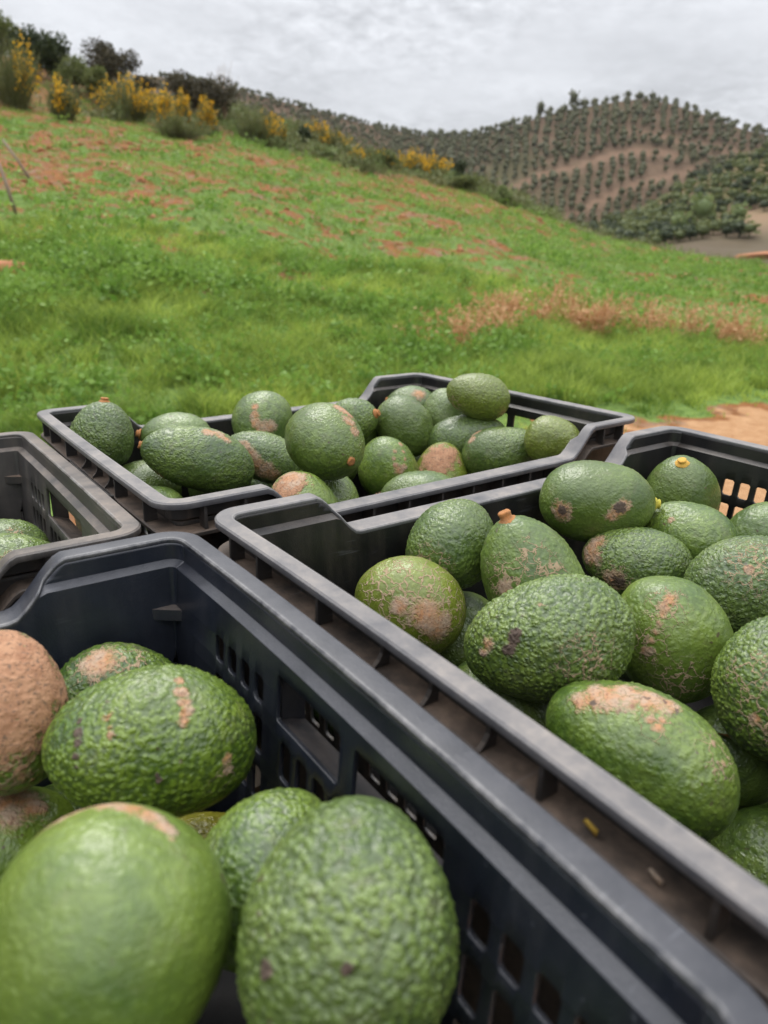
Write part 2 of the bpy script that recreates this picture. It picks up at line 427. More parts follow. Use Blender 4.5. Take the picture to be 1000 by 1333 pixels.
def sstep(x, a, b):
    t = np.clip((x - a) / (b - a), 0, 1); return t * t * (3 - 2 * t)

def polar(x, y):
    return np.hypot(x, y), np.degrees(np.arctan2(x, y))

def ground_h(x, y, fine=True):
    x = np.asarray(x, float); y = np.asarray(y, float)
    r, az = polar(x, y)
    ec = np.interp(az, CREST_AZ, CREST_EL); ee = np.interp(az, CREST_AZ, EDGE_EL)
    re = np.interp(az, [-40, 0, 20], [31, 34, 37]); rc = re + np.interp(az, [-40, 0, 20], [8, 6, 4])
    ze = EYE + ee * re; zc = EYE + ec * rc
    s = np.clip((r - 4.2) / (re - 4.2), 0, 1)
    z = ze * s ** 1.12
    t = np.clip((r - re) / (rc - re), 0, 1)
    z = z + (zc - ze) * t
    d = np.clip(r - rc, 0, None)
    z = z + np.where(d > 0, np.clip(.01 * d - .0022 * d * d, -26, 9), 0)
    back = sstep(np.abs(az), 62, 100)
    z = z * (1 - back)
    if fine:
        P = np.column_stack([x.ravel(), y.ravel()])
        n = (fbm(P * .35, 3, 3).reshape(x.shape) - .5) * .55 * sstep(r, 6, 14) + (fbm(P * 1.9, 9, 3).reshape(x.shape) - .5) * .22 * sstep(r, 5.5, 10)
        z = z + n * (1 - back)
    return z

def at_bearing(az, el, rmin=4.0):
    """the ground point met when looking from the eye along this bearing and slope"""
    rr = np.linspace(rmin, 48, 2200); a = RAD(az)
    zz = ground_h(rr * math.sin(a), rr * math.cos(a))
    hit = np.nonzero(zz - (EYE + el * rr) >= 0)[0]
    r = rr[hit[0]] if len(hit) else 36.0
    x, y = r * math.sin(a), r * math.cos(a)
    return Vector((x, y, float(ground_h(np.array([x]), np.array([y]))[0])))

def dirt_side(x, y):
    """> 0 on the bare track side"""
    P = np.column_stack([np.ravel(x), np.ravel(y)]).astype(float)
    rag = (fbm(P * 1.6, 15, 3) - .5).reshape(np.shape(x)) * 1.1 + (fbm(P * 6.0, 16, 2) - .5).reshape(np.shape(x)) * .5
    return 4.88 + .38 * x - y - .9 * np.clip(-.6 - x, 0, None) + rag

def polar_mesh(name, azs, rs, hfun):
    A, Rr = np.meshgrid(np.radians(azs), rs, indexing='ij')
    X, Y = Rr * np.sin(A), Rr * np.cos(A)
    Z = hfun(X, Y)
    na, nr = A.shape
    idx = np.arange(na * nr).reshape(na, nr)
    q = np.stack([idx[:-1, :-1], idx[1:, :-1], idx[1:, 1:], idx[:-1, 1:]], -1).reshape(-1, 4)
    q = q[:, ::-1]
    return mesh_np(name, np.column_stack([X.ravel(), Y.ravel(), Z.ravel()]), q, smooth=True)

# patches of growth on the slope, the same function for blades and soil colour
def growth(x, y):
    x = np.asarray(x, float); y = np.asarray(y, float)
    r, az = polar(x, y)
    P = np.column_stack([x * .62 + y * .10, y * .95 - x * .18])
    n = fbm(P * .55, 31, 3) * .22 + fbm(P * 3.2, 36, 3) * .40 + fbm(P * 9.0, 41, 3) * .38
    thr = np.interp(r, [0, 7, 9.5, 13, 22, 31, 40], [-.2, -.05, .40, .475, .485, .510, .53])
    thr = thr - .06 * sstep(az, 4, 16) * sstep(r, 9, 12) + .015 * sstep(-az, 14, 26) * sstep(r, 9, 12)
    g = sstep(n - thr, -.08, .09)
    return g * sstep(-dirt_side(x, y), -.15, .45)

def soil_mat():
    m = Mat('orange_soil_and_short_grass'); co = m.objco()
    g = m.attr('growth'); dr = m.attr('dirt')
    n1 = m.noise(co, .9, 5, .6); n2 = m.noise(co, 9, 4, .65); n3 = m.noise(co, 45, 3)
    soil = m.mix(m.ramp(n2, .3, .7), (.150, .056, .017), (.27, .118, .040))
    soil = m.mix(m.ramp(m.noise(co, 2.6, 4, .65),   .50, .66, 0, .6), soil, (.23, .175, .13))
    green = m.mix(m.ramp(n2, .3, .7), (.055, .105, .020), (.17, .25, .06))
    f = m.math('ADD', g, m.math('MULTIPLY', m.math('SUBTRACT', n2, .5), .8))
    c = m.mix(m.ramp(f, .42, .62), soil, green)
    track = m.mix(m.ramp(n2, .3, .7), (.30, .155, .070), (.42, .250, .130))
    c = m.mix(m.ramp(m.math('ADD', dr, m.math('MULTIPLY', m.math('SUBTRACT', n2, .5), .6)), .35, .65), c, track)
    c = m.mix(m.math('MULTIPLY', m.attr('brush'), m.ramp(n2, .25, .6, .2, .9)), c, (.17, .165, .075))
    m.set(Base_Color=c, Roughness=.95, Specular_IOR_Level=.15)
    m.bump(m.math('ADD', n2, m.math('MULTIPLY', n3, .5)), .8, .05)
    return m.m

def build_ground():
    rs = np.concatenate([np.linspace(.3, 4, 14), np.linspace(4.15, 14, 110), np.linspace(14.2, 46, 150), np.linspace(47, 120, 40)])
    azs = np.concatenate([np.linspace(-180, -64, 30)[:-1], np.linspace(-64, 64, 330), np.linspace(64, 180, 30)[1:]])
    me = polar_mesh('ground', azs, rs, ground_h)
    co = np.empty(len(me.vertices) * 3, np.float32); me.vertices.foreach_get('co', co); co = co.reshape(-1, 3)
    x, y = co[:, 0], co[:, 1]
    r, az = polar(x, y)
    re = np.interp(az, [-40, 0, 20], [31, 34, 37])
    for k, v in (('growth', growth(x, y)), ('dirt', sstep(dirt_side(x, y), -.15, .35)),
                 ('brush', sstep(r, re - 2.0, re + 1.5) * np.interp(az, [-30, -14, -9, 12], [.25, .35, .9, .8]))):
        a = me.attributes.new(k, 'FLOAT', 'POINT'); a.data.foreach_set('value', v.astype(np.float32))
    tag(link('ground', me, None, soil_mat()), kind='structure')
    # far base under everything, well below the valley
    bm = bmesh.new(); vs = [bm.verts.new((1600 * math.cos(t), 1600 * math.sin(t), -29)) for t in np.linspace(0, 2 * math.pi, 48, endpoint=False)]
    bm.faces.new(vs)
    tag(bm_obj('valley_floor', bm, None, simple('valley_soil', ((.14, .11, .07), (.22, .16, .10)), .05, .95, 0)), kind='structure')
build_ground()

def far_h(x, y):
    r, az = polar(x, y)
    e = np.interp(az, FAR_AZ, FAR_EL); R = 285.0
    zc = EYE + e * R; zb = -24.0
    t = np.clip((r - 130) / (R - 130), 0, 1)
    z = zb + (zc - zb) * (t ** 1.05)
    P = np.column_stack([x.ravel(), y.ravel()])
    z = z + ((fbm(P * .03, 5, 3) - .5).reshape(x.shape)) * 5 * np.sin(t * math.pi) ** .7
    return z - np.clip(r - R, 0, None) * .25

def near_right_h(x, y):
    r, az = polar(x, y)
    e = np.interp(az, NR_AZ, NR_EL)
    eb = np.minimum(np.interp(az, [8, 12, 17, 22, 40], [-.03, .0, .008, .022, .028]), e - .004)
    eg = np.interp(az, CREST_AZ, CREST_EL) - .015
    el = np.where(r < 85, eg + (eb - eg) * np.clip((r - 47) / 38, 0, 1), eb + (e - eb) * np.clip((r - 85) / 50, 0, 1) ** .85)
    z = EYE + el * r
    P = np.column_stack([x.ravel(), y.ravel()])
    z = z + ((fbm(P * .06, 25, 3) - .5).reshape(x.shape)) * 1.5 * np.clip((r - 60) / 20, 0, 1) * np.clip((140 - r) / 20, 0, 1)
    return np.where(r > 135, EYE + e * 135 - (r - 135) * .5, z)

TRACKS = [([5.2, 8, 10.6, 13.8, 15.8, 17.3, 20], [.072, .083, .105, .1165, .127, .131, .125]),
          ([7.7, 11, 14.1, 17, 20, 22.2, 24], [.012, .0405, .067, .092, .104, .119, .124]),
          ([16.5, 18.5, 20.5, 23, 26], [.152, .147, .136, .128, .118])]
def on_track(az, el, w):
    m = np.zeros(np.shape(az), bool)
    for a, e in TRACKS:
        m |= (np.abs(el - np.interp(az, a, e, left=9, right=9)) < w)
    return m

def hill_mat(name, a, b, c3, track):
    m = Mat(name); co = m.objco()
    n1 = m.noise(co, .035, 4, .6); n2 = m.noise(co, .5, 4, .6)
    c = m.mix(m.ramp(n2, .3, .7), a, b)
    c = m.mix(m.ramp(n1, .48, .66), c, c3)
    c = m.mix(m.attr('track'), c, track)
    m.set(Base_Color=c, Roughness=.95, Specular_IOR_Level=.1)
    return m.m

def build_hills():
    me = polar_mesh('hill', np.linspace(-62, 62, 420), np.linspace(128, 400, 130), far_h)
    co = np.empty(len(me.vertices) * 3, np.float32); me.vertices.foreach_get('co', co); co = co.reshape(-1, 3)
    r, az = polar(co[:, 0], co[:, 1]); el = (co[:, 2] - EYE) / r
    a = me.attributes.new('track', 'FLOAT', 'POINT'); a.data.foreach_set('value', on_track(az, el, .0035).astype(np.float32))
    tag(link('hill', me, None, hill_mat('orchard_hill_soil', (.095, .062, .038), (.140, .092, .058), (.085, .075, .036), (.160, .100, .064))), kind='structure')
    me = polar_mesh('hillside', np.linspace(3, 60, 190), np.concatenate([np.linspace(46, 140, 90), np.linspace(142, 200, 10)]), near_right_h)
    co = np.empty(len(me.vertices) * 3, np.float32); me.vertices.foreach_get('co', co); co = co.reshape(-1, 3)
    r, az = polar(co[:, 0], co[:, 1])
    a = me.attributes.new('track', 'FLOAT', 'POINT'); a.data.foreach_set('value', (sstep(r, 98, 84) * .75).astype(np.float32))
    tag(link('hillside', me, None, hill_mat('scrubby_hillside_soil', (.14, .12, .055), (.20, .16, .08), (.22, .145, .095), (.072, .060, .045))), kind='structure')
build_hills()

# ------------------------------------------------------------------ leaves, bushes and trees
def leaf_quads(C, size, up=.3, flat=None, aspect=.55):
    """one small four-cornered leaf (or leaf clump) at every point of C"""
    n = len(C)
    d = rng.normal(size=(n, 3)); d[:, 2] += up; d /= np.linalg.norm(d, axis=1)[:, None]
    t = rng.normal(size=(n, 3)); s = np.cross(d, t); s /= np.linalg.norm(s, axis=1)[:, None]
    if np.isscalar(size): size = size * rng.uniform(.6, 1.3, n)
    L = d * size[:, None]; W = s * (size * aspect)[:, None] * .5
    V = np.stack([C, C + L * .5 + W, C + L, C + L * .5 - W], 1).reshape(-1, 3)
    return V, np.arange(4 * n).reshape(n, 4)

def blob_points(n, lobes):
    """points spread through overlapping lobes, denser near their skins"""
    k = rng.integers(len(lobes), size=n)
    c = np.array([l[0] for l in lobes])[k]; r = np.array([l[1] for l in lobes])[k]
    d = rng.normal(size=(n, 3)); d /= np.linalg.norm(d, axis=1)[:, None]
    q = rng.uniform(.45, 1.06, n)
    return c + d * r * q[:, None], d

def leafy(name, parent, mat, lobes, n, size, up=.3, aspect=.6):
    C, d = blob_points(n, lobes)
    V, Q = leaf_quads(C, size, up, aspect=aspect)
    hue = np.clip(rng.uniform(0, 1, n) * .6 + .4 * fbm(C * 3.0, 77, 2), 0, 1)
    return tag(link(name, mesh_np(name, V, Q, {'hue': np.repeat(hue, 4)}), parent, mat), kind='stuff')

def stems(name, parent, mat, paths):
    Vs, Qs, o = [], [], 0
    for p, r in paths:
        v, q = tube_np(p, r, 5); Vs.append(v); Qs.append(q + o); o += len(v)
    return link(name, mesh_np(name, np.concatenate(Vs), np.concatenate(Qs), smooth=True), parent, mat)

def empty(name, loc, rz=0.0):
    o = bpy.data.objects.new(name, None); COL.objects.link(o); o.location = loc; o.rotation_euler.z = rz
    o.empty_display_size = .1
    return o

def lumps(w, h, n, seed):
    r = np.random.default_rng(seed); L = []
    for i in range(n):
        a = r.uniform(0, 6.28); q = r.uniform(0, .36) * w
        z = r.uniform(.26, .80) * h
        s = r.uniform(.19, .32)
        L.append(((q * math.cos(a), q * math.sin(a), z), (s * w, s * w, s * h * .9)))
    return L

def bush(name, az, el, w, h, mat, label, cat, seed, n=1500, leaf=.09, flowers=0, group=None, sink=.1, trunk=M_BARK):
    p = at_bearing(az, el); p.z -= sink
    t = empty(name, p); tag(t, label, cat, group)
    w *= .82; h *= .78
    L = lumps(w, h, 9, seed)
    leafy('foliage', t, mat, L, int(n * 1.7), leaf * 1.35)
    r = random.Random(seed)
    stems('trunk', t, trunk, [([(0, 0, 0), (l[0][0] * .4, l[0][1] * .4, l[0][2] * .5), l[0]], [.05 * h * .5, .03 * h * .5, .01]) for l in L[:6]])
    if flowers:
        leafy('flowers', t, M_BROOMFLOWER, [((c[0], c[1], c[2] + .06 * h), (q[0] * 1.05, q[1] * 1.05, q[2] * 1.05)) for c, q in L[::2]], flowers, .10, .5, .8)
    return t

def broom(name, az, el, w, h, label, seed, nst=260, yellow=.5, spread=.6, ymat=M_BROOMFLOWER, group=None):
    """upright wands from one root, flower beads towards the tips"""
    p = at_bearing(az, el); p.z -= .05; h *= .82; w *= .85; nst = int(nst * .7)
    t = empty(name, p); tag(t, label, 'bush', group)
    r = np.random.default_rng(seed)
    a = r.uniform(0, 6.28, nst); q = r.uniform(0, 1, nst) ** .7
    base = np.column_stack([np.cos(a) * q * w * .22, np.sin(a) * q * w * .22, np.zeros(nst)])
    hh = h * (1 - .35 * q ** 2) * r.uniform(.40, 1.12, nst) * (.75 + .5 * vnoise(np.column_stack([np.cos(a) * 1.5 + seed, np.sin(a) * 1.5 + q]), seed))
    tip = base + np.column_stack([np.cos(a) * q * w * spread * .6, np.sin(a) * q * w * spread * .6, hh])
    d = r.normal(size=(nst, 3)); d[:, 2] = 0; d /= np.linalg.norm(d, axis=1)[:, None]
    Vs, F, hue = [], [], []
    o = 0
    nseg = 4
    for k in range(6):                           # wands with side twigs
        b = base + (tip - base) * (k / 8.0) + r.normal(size=(nst, 3)) * .015 * w
        e = base + (tip - base) * min(1, (k + 3.2) / 8.0) + r.normal(size=(nst, 3)) * .05 * w
        V = np.stack([b - d * .012, b + d * .012, e + d * .008, e - d * .008], 1).reshape(-1, 3)
        Vs.append(V); F.append(np.arange(4 * nst).reshape(nst, 4) + o); o += 4 * nst
        hue.append(np.repeat(r.uniform(0, 1, nst), 4))
    fine = base[:, None, :] + (tip - base)[:, None, :] * r.uniform(.15, 1, (nst, 7))[:, :, None]
    V, Q = leaf_quads(fine.reshape(-1, 3), .13, 1.2, aspect=.28)
    Vs.append(V); F.append(Q + o); hue.append(np.repeat(r.uniform(0, 1, len(Q)), 4))
    tag(link('foliage', mesh_np('foliage', np.concatenate(Vs), np.concatenate(F), {'hue': np.concatenate(hue)}), t, M_SPRAY), kind='stuff')
    stems('trunk', t, M_BARK, [([(0, 0, 0), tuple(base[i] * .6 + np.array([0, 0, h * .12])), tuple(base[i] + (tip[i] - base[i]) * .45)], [.03, .02, .006]) for i in range(0, nst, max(1, nst // 14))])
    if yellow > 0:
        m = int(nst * yellow); s = np.argsort(vnoise(np.column_stack([np.cos(a) * 1.2 + seed, np.sin(a) * 1.2]), seed + 3) + r.uniform(0, .25, nst))[:m]
        c = base[s][:, None, :] + (tip - base)[s][:, None, :] * r.uniform(.42, 1.03, (m, 12))[:, :, None] + r.normal(size=(m, 12, 3)) * .03
        V, Q = leaf_quads(c.reshape(-1, 3), .085, .6, aspect=.8)
        tag(link('flowers', mesh_np('flowers', V, Q, {'hue': np.repeat(r.uniform(0, 1, len(Q)), 4)}), t, ymat), kind='stuff')
    return t

def build_crest_bushes():
    E = 0.0
    bush('olive_tree', -25.6, .199, 2.6, 3.0, M_OLIVE, 'olive-green bush at the very left edge on the skyline', 'bush', 1, 2200, .10)
    bush('evergreen_tree', -23.6, .190, 2.3, 2.6, M_DARKLEAF, 'dark green pointed tree on the skyline behind the leftmost broom', 'tree', 2, 2400, .10)
    bush('evergreen_tree', -22.3, .188, 1.6, 2.5, M_DARKLEAF, 'narrow dark green tree right of the pointed one on the skyline', 'tree', 22, 1700, .10)
    bush('olive_bush', -21.2, .176, 1.7, 2.2, M_OLIVE, 'olive-green bush below and right of the two dark pointed trees', 'bush', 3, 1700, .09)
    bush('olive_bush', -19.9, .167, 1.5, 1.9, M_OLIVE, 'smaller olive-green bush just left of the yellow-flowering broom', 'bush', 4, 1500, .09)
    bush('dark_tree', -18.9, .180, 2.7, 2.9, M_BROWNLEAF, 'dark purplish-brown tree on the skyline above the yellow broom', 'tree', 5, 2600, .10)
    bush('dark_tree', -17.2, .176, 1.7, 1.4, M_BROWNLEAF, 'low dark shrub on the skyline at the right foot of the purplish tree', 'shrub', 6, 1100, .10)
    bush('dark_tree', -13.2, .160, 3.6, 2.5, M_BROWNLEAF, 'wide dark shrub on the skyline with bare twigs at its right', 'shrub', 7, 3600, .10)
    broom('broom_bush', -24.9, .157, 1.9, 2.7, 'grey-green broom at the left edge with few yellow flowers', 8, 330, .16, .8)
    broom('broom_bush', -22.1, .149, 1.2, 1.6, 'small broom, yellow only at the top, on orange bank', 9, 220, .28, .6)
    broom('broom_bush', -18.0, .154, 2.2, 1.8, 'rounded broom full of yellow flowers below the purplish tree', 10, 330, .62, .9)
    broom('broom_bush', -15.7, .148, .8, 1.6, 'leftmost of the three upright bright yellow brooms', 11, 130, .95, .35)
    broom('broom_bush', -14.5, .146, 1.0, 1.8, 'middle of the three upright bright yellow brooms', 12, 150, .95, .4)
    broom('broom_bush', -12.9, .143, 1.1, 1.7, 'rightmost and lowest of the three upright bright yellow brooms', 13, 170, .95, .4)
    broom('broom_bush', -14.9, .1385, 2.2, .9, 'flowerless grey-green low bush at the foot of the three yellow brooms', 14, 260, 0, .9)
    broom('broom_bush', -9.4, .136, 1.9, 1.7, 'grey-green broom with scattered flowers right of the orange bank', 15, 300, .12, .8)
    broom('broom_bush', -8.1, .1345, 1.1, 1.4, 'brown-footed broom with a yellow side next to the grey-green one', 16, 170, .5, .7)
    bush('grass_tussock', -5.2, .122, 2.1, .75, M_PALE, 'low pale green tussock at the upper edge of the slope', 'bush', 17, 1200, .12)
    broom('broom_bush', -5.4, .141, 1.3, 1.0, 'low broom with yellow flowers above the pale tussock', 18, 170, .5, .8)
    broom('broom_bush', -4.0, .132, 1.5, 1.1, 'low broom with thin yellow flowers right of the pale tussock', 19, 170, .3, .8)
    broom('broom_bush', -2.1, .127, 1.2, .9, 'small broom with an orange-yellow top in the middle of the crest', 20, 150, .6, .8)
    bush('olive_bush', -.4, .110, 2.1, 1.2, M_OLIVE, 'yellow-green bush left of the brightest yellow broom row', 'bush', 21, 1500, .09, 90)
    broom('broom_bush', 1.5, .105, 1.8, 1.25, 'bright yellow broom in the middle of the crest row', 23, 260, .9, .8)
    broom('broom_bush', 3.2, .101, 1.7, 1.25, 'bright yellow broom at the right end of the crest row', 24, 260, .75, .8)
    bush('evergreen_tree', 5.0, .100, 1.3, 1.3, M_DARKLEAF, 'small dark green tree behind the right end of the broom row', 'tree', 25, 1200, .09)
    bush('olive_bush', 5.4, .0895, 2.0, .95, M_OLIVE, 'low olive bush right of the bright broom row', 'bush', 26, 1300, .09)
    bush('pale_bush', 8.2, .0745, 1.1, 1.05, M_PALE, 'round pale green bush alone on the falling crest', 'bush', 27, 1100, .08)
    bush('evergreen_tree', -8.7, .166, .9, 1.3, M_DARKLEAF, 'small dark shrub on the skyline left of the lone tree', 'shrub', 28, 700, .09)
    t = bush('lone_tree', -6.3, .150, .85, 1.5, M_DARKLEAF, 'lone small round tree standing on the skyline of the crest', 'tree', 29, 800, .09)
    # bare twigs beside the wide dark shrub
    p = at_bearing(-11.7, .160); t = empty('bare_shrub', p); tag(t, 'leafless pale twiggy shrub right of the wide dark shrub', 'shrub')
    r = random.Random(3); paths = []
    for i in range(34):
        a = r.uniform(0, 6.28); q = r.uniform(.2, 1.0); h = r.uniform(.9, 2.3)
        m = (q * .35 * math.cos(a), q * .35 * math.sin(a), h * .55); e = (q * .9 * math.cos(a) + r.uniform(-.2, .2), q * .9 * math.sin(a), h)
        paths.append(([(0, 0, 0), m, e], [.02, .012, .004]))
    stems('branches', t, M_TWIG, paths)
build_crest_bushes()

def tuft_mesh(X, Y, Z, h, w, lean, mat, name, label, hue, bend=.5, segs=2):
    """blades of grass: a tapering strip of segs quads, tip last"""
    n = len(X)
    a = rng.uniform(0, 2 * np.pi, n); dx, dy = np.cos(a), np.sin(a)
    b = rng.uniform(0, 2 * np.pi, n)
    ln = lean * h * rng.uniform(.2, 1.3, n)
    P = np.column_stack([X, Y, Z]); rows = []
    for k in range(segs + 1):
        t = k / segs
        c = P + np.column_stack([np.cos(b) * ln * t ** 2, np.sin(b) * ln * t ** 2, h * (t - .18 * t * t * lean)])
        ww = w * (1 - t) ** .7 * .5 if k < segs else np.zeros(n)
        o = np.column_stack([dx * ww, dy * ww, np.zeros(n)])
        rows.append(c - o)
        if k < segs: rows.append(c + o)
    m = 2 * segs + 1
    V = np.stack(rows, 1).reshape(-1, 3)
    base = (np.arange(n) * m)[:, None]
    qs = [base + np.array([[2 * k, 2 * k + 1, 2 * k + 3, 2 * k + 2]]) for k in range(segs - 1)]
    tr = base + np.array([[2 * segs - 2, 2 * segs - 1, 2 * segs]])
    return V, ([np.concatenate(qs)] if qs else []) + [tr], np.repeat(hue, m)

def sector(n, r0, r1, a0=-37, a1=37, power=1.0):
    u = rng.uniform(0, 1, n) ** power
    r = np.sqrt(r0 * r0 + (r1 * r1 - r0 * r0) * u); a = np.radians(rng.uniform(a0, a1, n))
    return r * np.sin(a), r * np.cos(a)

def build_grass():
    # rank grass on the flat strip behind the crates
    x, y = sector(300000, 4.3, 12.5, power=1.35)
    r, az = polar(x, y)
    clump = .5 * fbm(np.column_stack([x, y]) * 1.7, 51, 3) + .5 * sstep(fbm(np.column_stack([x, y]) * 5.5, 53, 2), .3, .7)
    keep = rng.uniform(0, 1, len(x)) < growth(x, y) * np.interp(r, [4, 9, 12.5], [1, .8, .35]) * np.clip(.12 + 1.7 * (clump - .30), .05, 1)
    keep &= ~((dirt_side(x, y) > -.5) & (rng.uniform(0, 1, len(x)) < .55))
    x, y, r, clump = x[keep], y[keep], r[keep], clump[keep]
    h = rng.uniform(.06, .20, len(x)) * (.15 + 1.9 * clump) * np.interp(-dirt_side(x, y), [0, .5, 1.6], [.3, .5, 1.0])
    w = rng.uniform(.005, .012, len(x)) * np.interp(r, [4, 12], [.9, 1.5])
    hue = np.clip(rng.uniform(0, 1, len(x)) ** 1.3 * .75 + (fbm(np.column_stack([x, y]) * 1.3, 61, 3) - .40) * 1.5, 0, 1)
    V, F, hu = tuft_mesh(x, y, ground_h(x, y) - .005, h, w, 1.1, None, '', '', hue)
    tag(link('grass', mesh_np('grass', V, F, {'hue': hu}), None, M_GRASS), 'bright green rank grass along the edge of the dirt track', 'grass', kind='stuff')
    x, y = sector(4200, 5.2, 13, power=1.1)
    keep = (rng.uniform(0, 1, len(x)) < growth(x, y)) & (dirt_side(x, y) < -.7) & (fbm(np.column_stack([x, y]) * .9, 215, 2) > .42)
    x, y = x[keep], y[keep]; k = 34; n = len(x)
    big = rng.uniform(.6, 1.35, n)
    X = np.repeat(x, k) + rng.normal(0, .045, n * k) * np.repeat(big, k); Y = np.repeat(y, k) + rng.normal(0, .045, n * k) * np.repeat(big, k)
    h = np.repeat(big, k) * rng.uniform(.10, .27, n * k)
    hue = np.clip(np.repeat(rng.uniform(.1, 1, n), k) * .75 + rng.uniform(-.1, .25, n * k), 0, 1)
    V, F, hu = tuft_mesh(X, Y, ground_h(X, Y) - .005, h, rng.uniform(.006, .012, n * k), .9, None, '', '', hue)
    tag(link('grass', mesh_np('grass', V, F, {'hue': hu}), None, M_GRASS), 'taller light green tussocks standing in the rank grass', 'grass', kind='stuff')
    # thinner growth up the slope
    x, y = sector(200000, 9.0, 37, power=.9)
    r, az = polar(x, y)
    g = growth(x, y)
    keep = rng.uniform(0, 1, len(x)) < (.12 + .88 * g) * np.interp(r, [9, 12, 37], [.35, .9, 1.0])
    x, y, r, g = x[keep], y[keep], r[keep], g[keep]
    big = fbm(np.column_stack([x, y]) * .8, 71, 3)
    h = rng.uniform(.05, .13, len(x)) * (.4 + 1.4 * big); w = rng.uniform(.012, .03, len(x)) * np.interp(r, [9, 36], [.8, 1.7])
    hue = np.clip(rng.uniform(0, 1, len(x)) * .5 + (big - .3) * 1.0, 0, 1)
    V, F, hu = tuft_mesh(x, y, ground_h(x, y) - .01, h, w, .9, None, '', '', hue, segs=1)
    tag(link('grass', mesh_np('grass', V, F, {'hue': hu}), None, M_GRASS_FAR), 'thin patchy grass over the orange soil of the slope', 'grass', kind='stuff')
    x, y = sector(26000, 9.5, 36)
    P = np.column_stack([x, y])
    keep = rng.uniform(0, 1, len(x)) < .6 * sstep(fbm(P * 1.6, 205, 3), .54, .66)
    x, y = x[keep], y[keep]
    V, F, hu = tuft_mesh(x, y, ground_h(x, y) - .01, rng.uniform(.04, .13, len(x)), rng.uniform(.015, .035, len(x)), 1.6, None, '', '', rng.uniform(0, 1, len(x)), segs=1)
    tag(link('straw', mesh_np('straw', V, F, {'hue': hu}), None, M_STRAW), 'grey-brown dead stubble scattered over the slope', 'straw', kind='stuff')
    # olive brush along the crest
    x, y = sector(60000, 31, 44)
    r, az = polar(x, y); re = np.interp(az, [-40, 0, 20], [31, 34, 37])
    dens = sstep(r, re - 1.6, re + .3) * np.interp(az, [-30, -16, -10, 10, 20], [.18, .25, .8, .8, .25]) * sstep(fbm(np.column_stack([x, y]) * .6, 81, 3), .32, .52)
    keep = rng.uniform(0, 1, len(x)) < dens
    x, y = x[keep], y[keep]
    h = rng.uniform(.15, .55, len(x)); w = rng.uniform(.02, .05, len(x))
    V, F, hu = tuft_mesh(x, y, ground_h(x, y) - .02, h, w, .6, None, '', '', rng.uniform(0, 1, len(x)), segs=1)
    tag(link('brush', mesh_np('brush', V, F, {'hue': hu}), None, M_BRUSH), 'olive and straw-coloured brush along the crest of the slope', 'brush', kind='stuff')
    # broad-leaved weeds among the grass
    x, y = sector(5200, 5.0, 10.5)
    c = fbm(np.column_stack([x, y]) * .75, 91, 3) + .10 * (np.degrees(np.arctan2(x, y)) < -8)
    keep = (rng.uniform(0, 1, len(x)) < .62 * sstep(c, .50, .60)) & (dirt_side(x, y) < -.6)
    x, y = x[keep], y[keep]; n = len(x); k = 16
    z = ground_h(x, y)
    ht = rng.uniform(.06, .24, n)
    C = np.repeat(np.column_stack([x, y, z]), k, 0) + np.column_stack([rng.normal(0, .06, n * k), rng.normal(0, .06, n * k), np.repeat(ht, k) * rng.uniform(.3, 1.1, n * k)])
    V, Q = leaf_quads(C, np.repeat(rng.uniform(.022, .075, n), k) * rng.uniform(.7, 1.2, n * k), .6, aspect=.6)
    tag(link('weeds', mesh_np('weeds', V, Q, {'hue': np.repeat(np.clip(np.repeat(rng.uniform(0, 1, n), k) * .6 + rng.uniform(0, .4, n * k), 0, 1), 4)}), None, M_WEED), 'broad-leaved green weeds growing among the grass', 'weeds', kind='stuff')
    # leafy mounds of taller weeds that stand out of the grass
    def mounds(name, label, mat, pts, R0, R1, h0, h1, k, leaf):
        Cs, hs = [], []
        for (px, py) in pts:
            R = rng.uniform(R0, R1); hh = rng.uniform(h0, h1); b = rng.uniform(0, 1)
            d = rng.normal(size=(k, 3)); d[:, 2] = np.abs(d[:, 2]); d /= np.linalg.norm(d, axis=1)[:, None]
            q = rng.uniform(.45, 1.08, k)[:, None]
            z = float(ground_h(np.array([px]), np.array([py]))[0])
            Cs.append(d * q * np.array([R, R, hh]) * (1 + .35 * np.sin(np.arctan2(d[:, 1], d[:, 0]) * 3 + px * 9))[:, None] + np.array([px, py, z])); hs.append(np.clip(b * .55 + rng.uniform(0, .45, k), 0, 1))
        C = np.concatenate(Cs); H_ = np.concatenate(hs)
        V, Q = leaf_quads(C, rng.uniform(leaf * .6, leaf * 1.4, len(C)), .7, aspect=.6)
        tag(link(name, mesh_np(name, V, Q, {'hue': np.repeat(H_, 4)}), None, mat), label, name, kind='stuff')
    x, y = sector(420, 5.6, 12.5, -32, 12)
    keep = (dirt_side(x, y) < -1.0) & (fbm(np.column_stack([x, y]) * .6, 231, 2) + .12 * sstep(-x, 0, 4) > .52)
    mounds('weeds', 'taller leafy weeds in mounds among the grass, mostly at the left', M_WEED, list(zip(x[keep], y[keep])), .12, .34, .10, .30, 130, .06)
    big = [at_bearing(a, e) for a, e in ((-19.6, -.028), (-18.2, -.020), (-17.0, -.031), (-21.5, -.018), (-24.0, -.030), (-15.6, -.038), (-13.5, -.030), (-26.5, -.060), (-20.5, -.052), (-10.5, -.045), (-6.5, -.055), (-3.0, -.070), (1.5, -.060), (20.5, -.125))]
    mounds('weeds', 'large clumps of broad-leaved weeds at the upper edge of the rank grass', M_WEED, [(p.x, p.y) for p in big], .30, .55, .18, .36, 420, .075)
    # scrub filling the crest between the single bushes
    pts = []
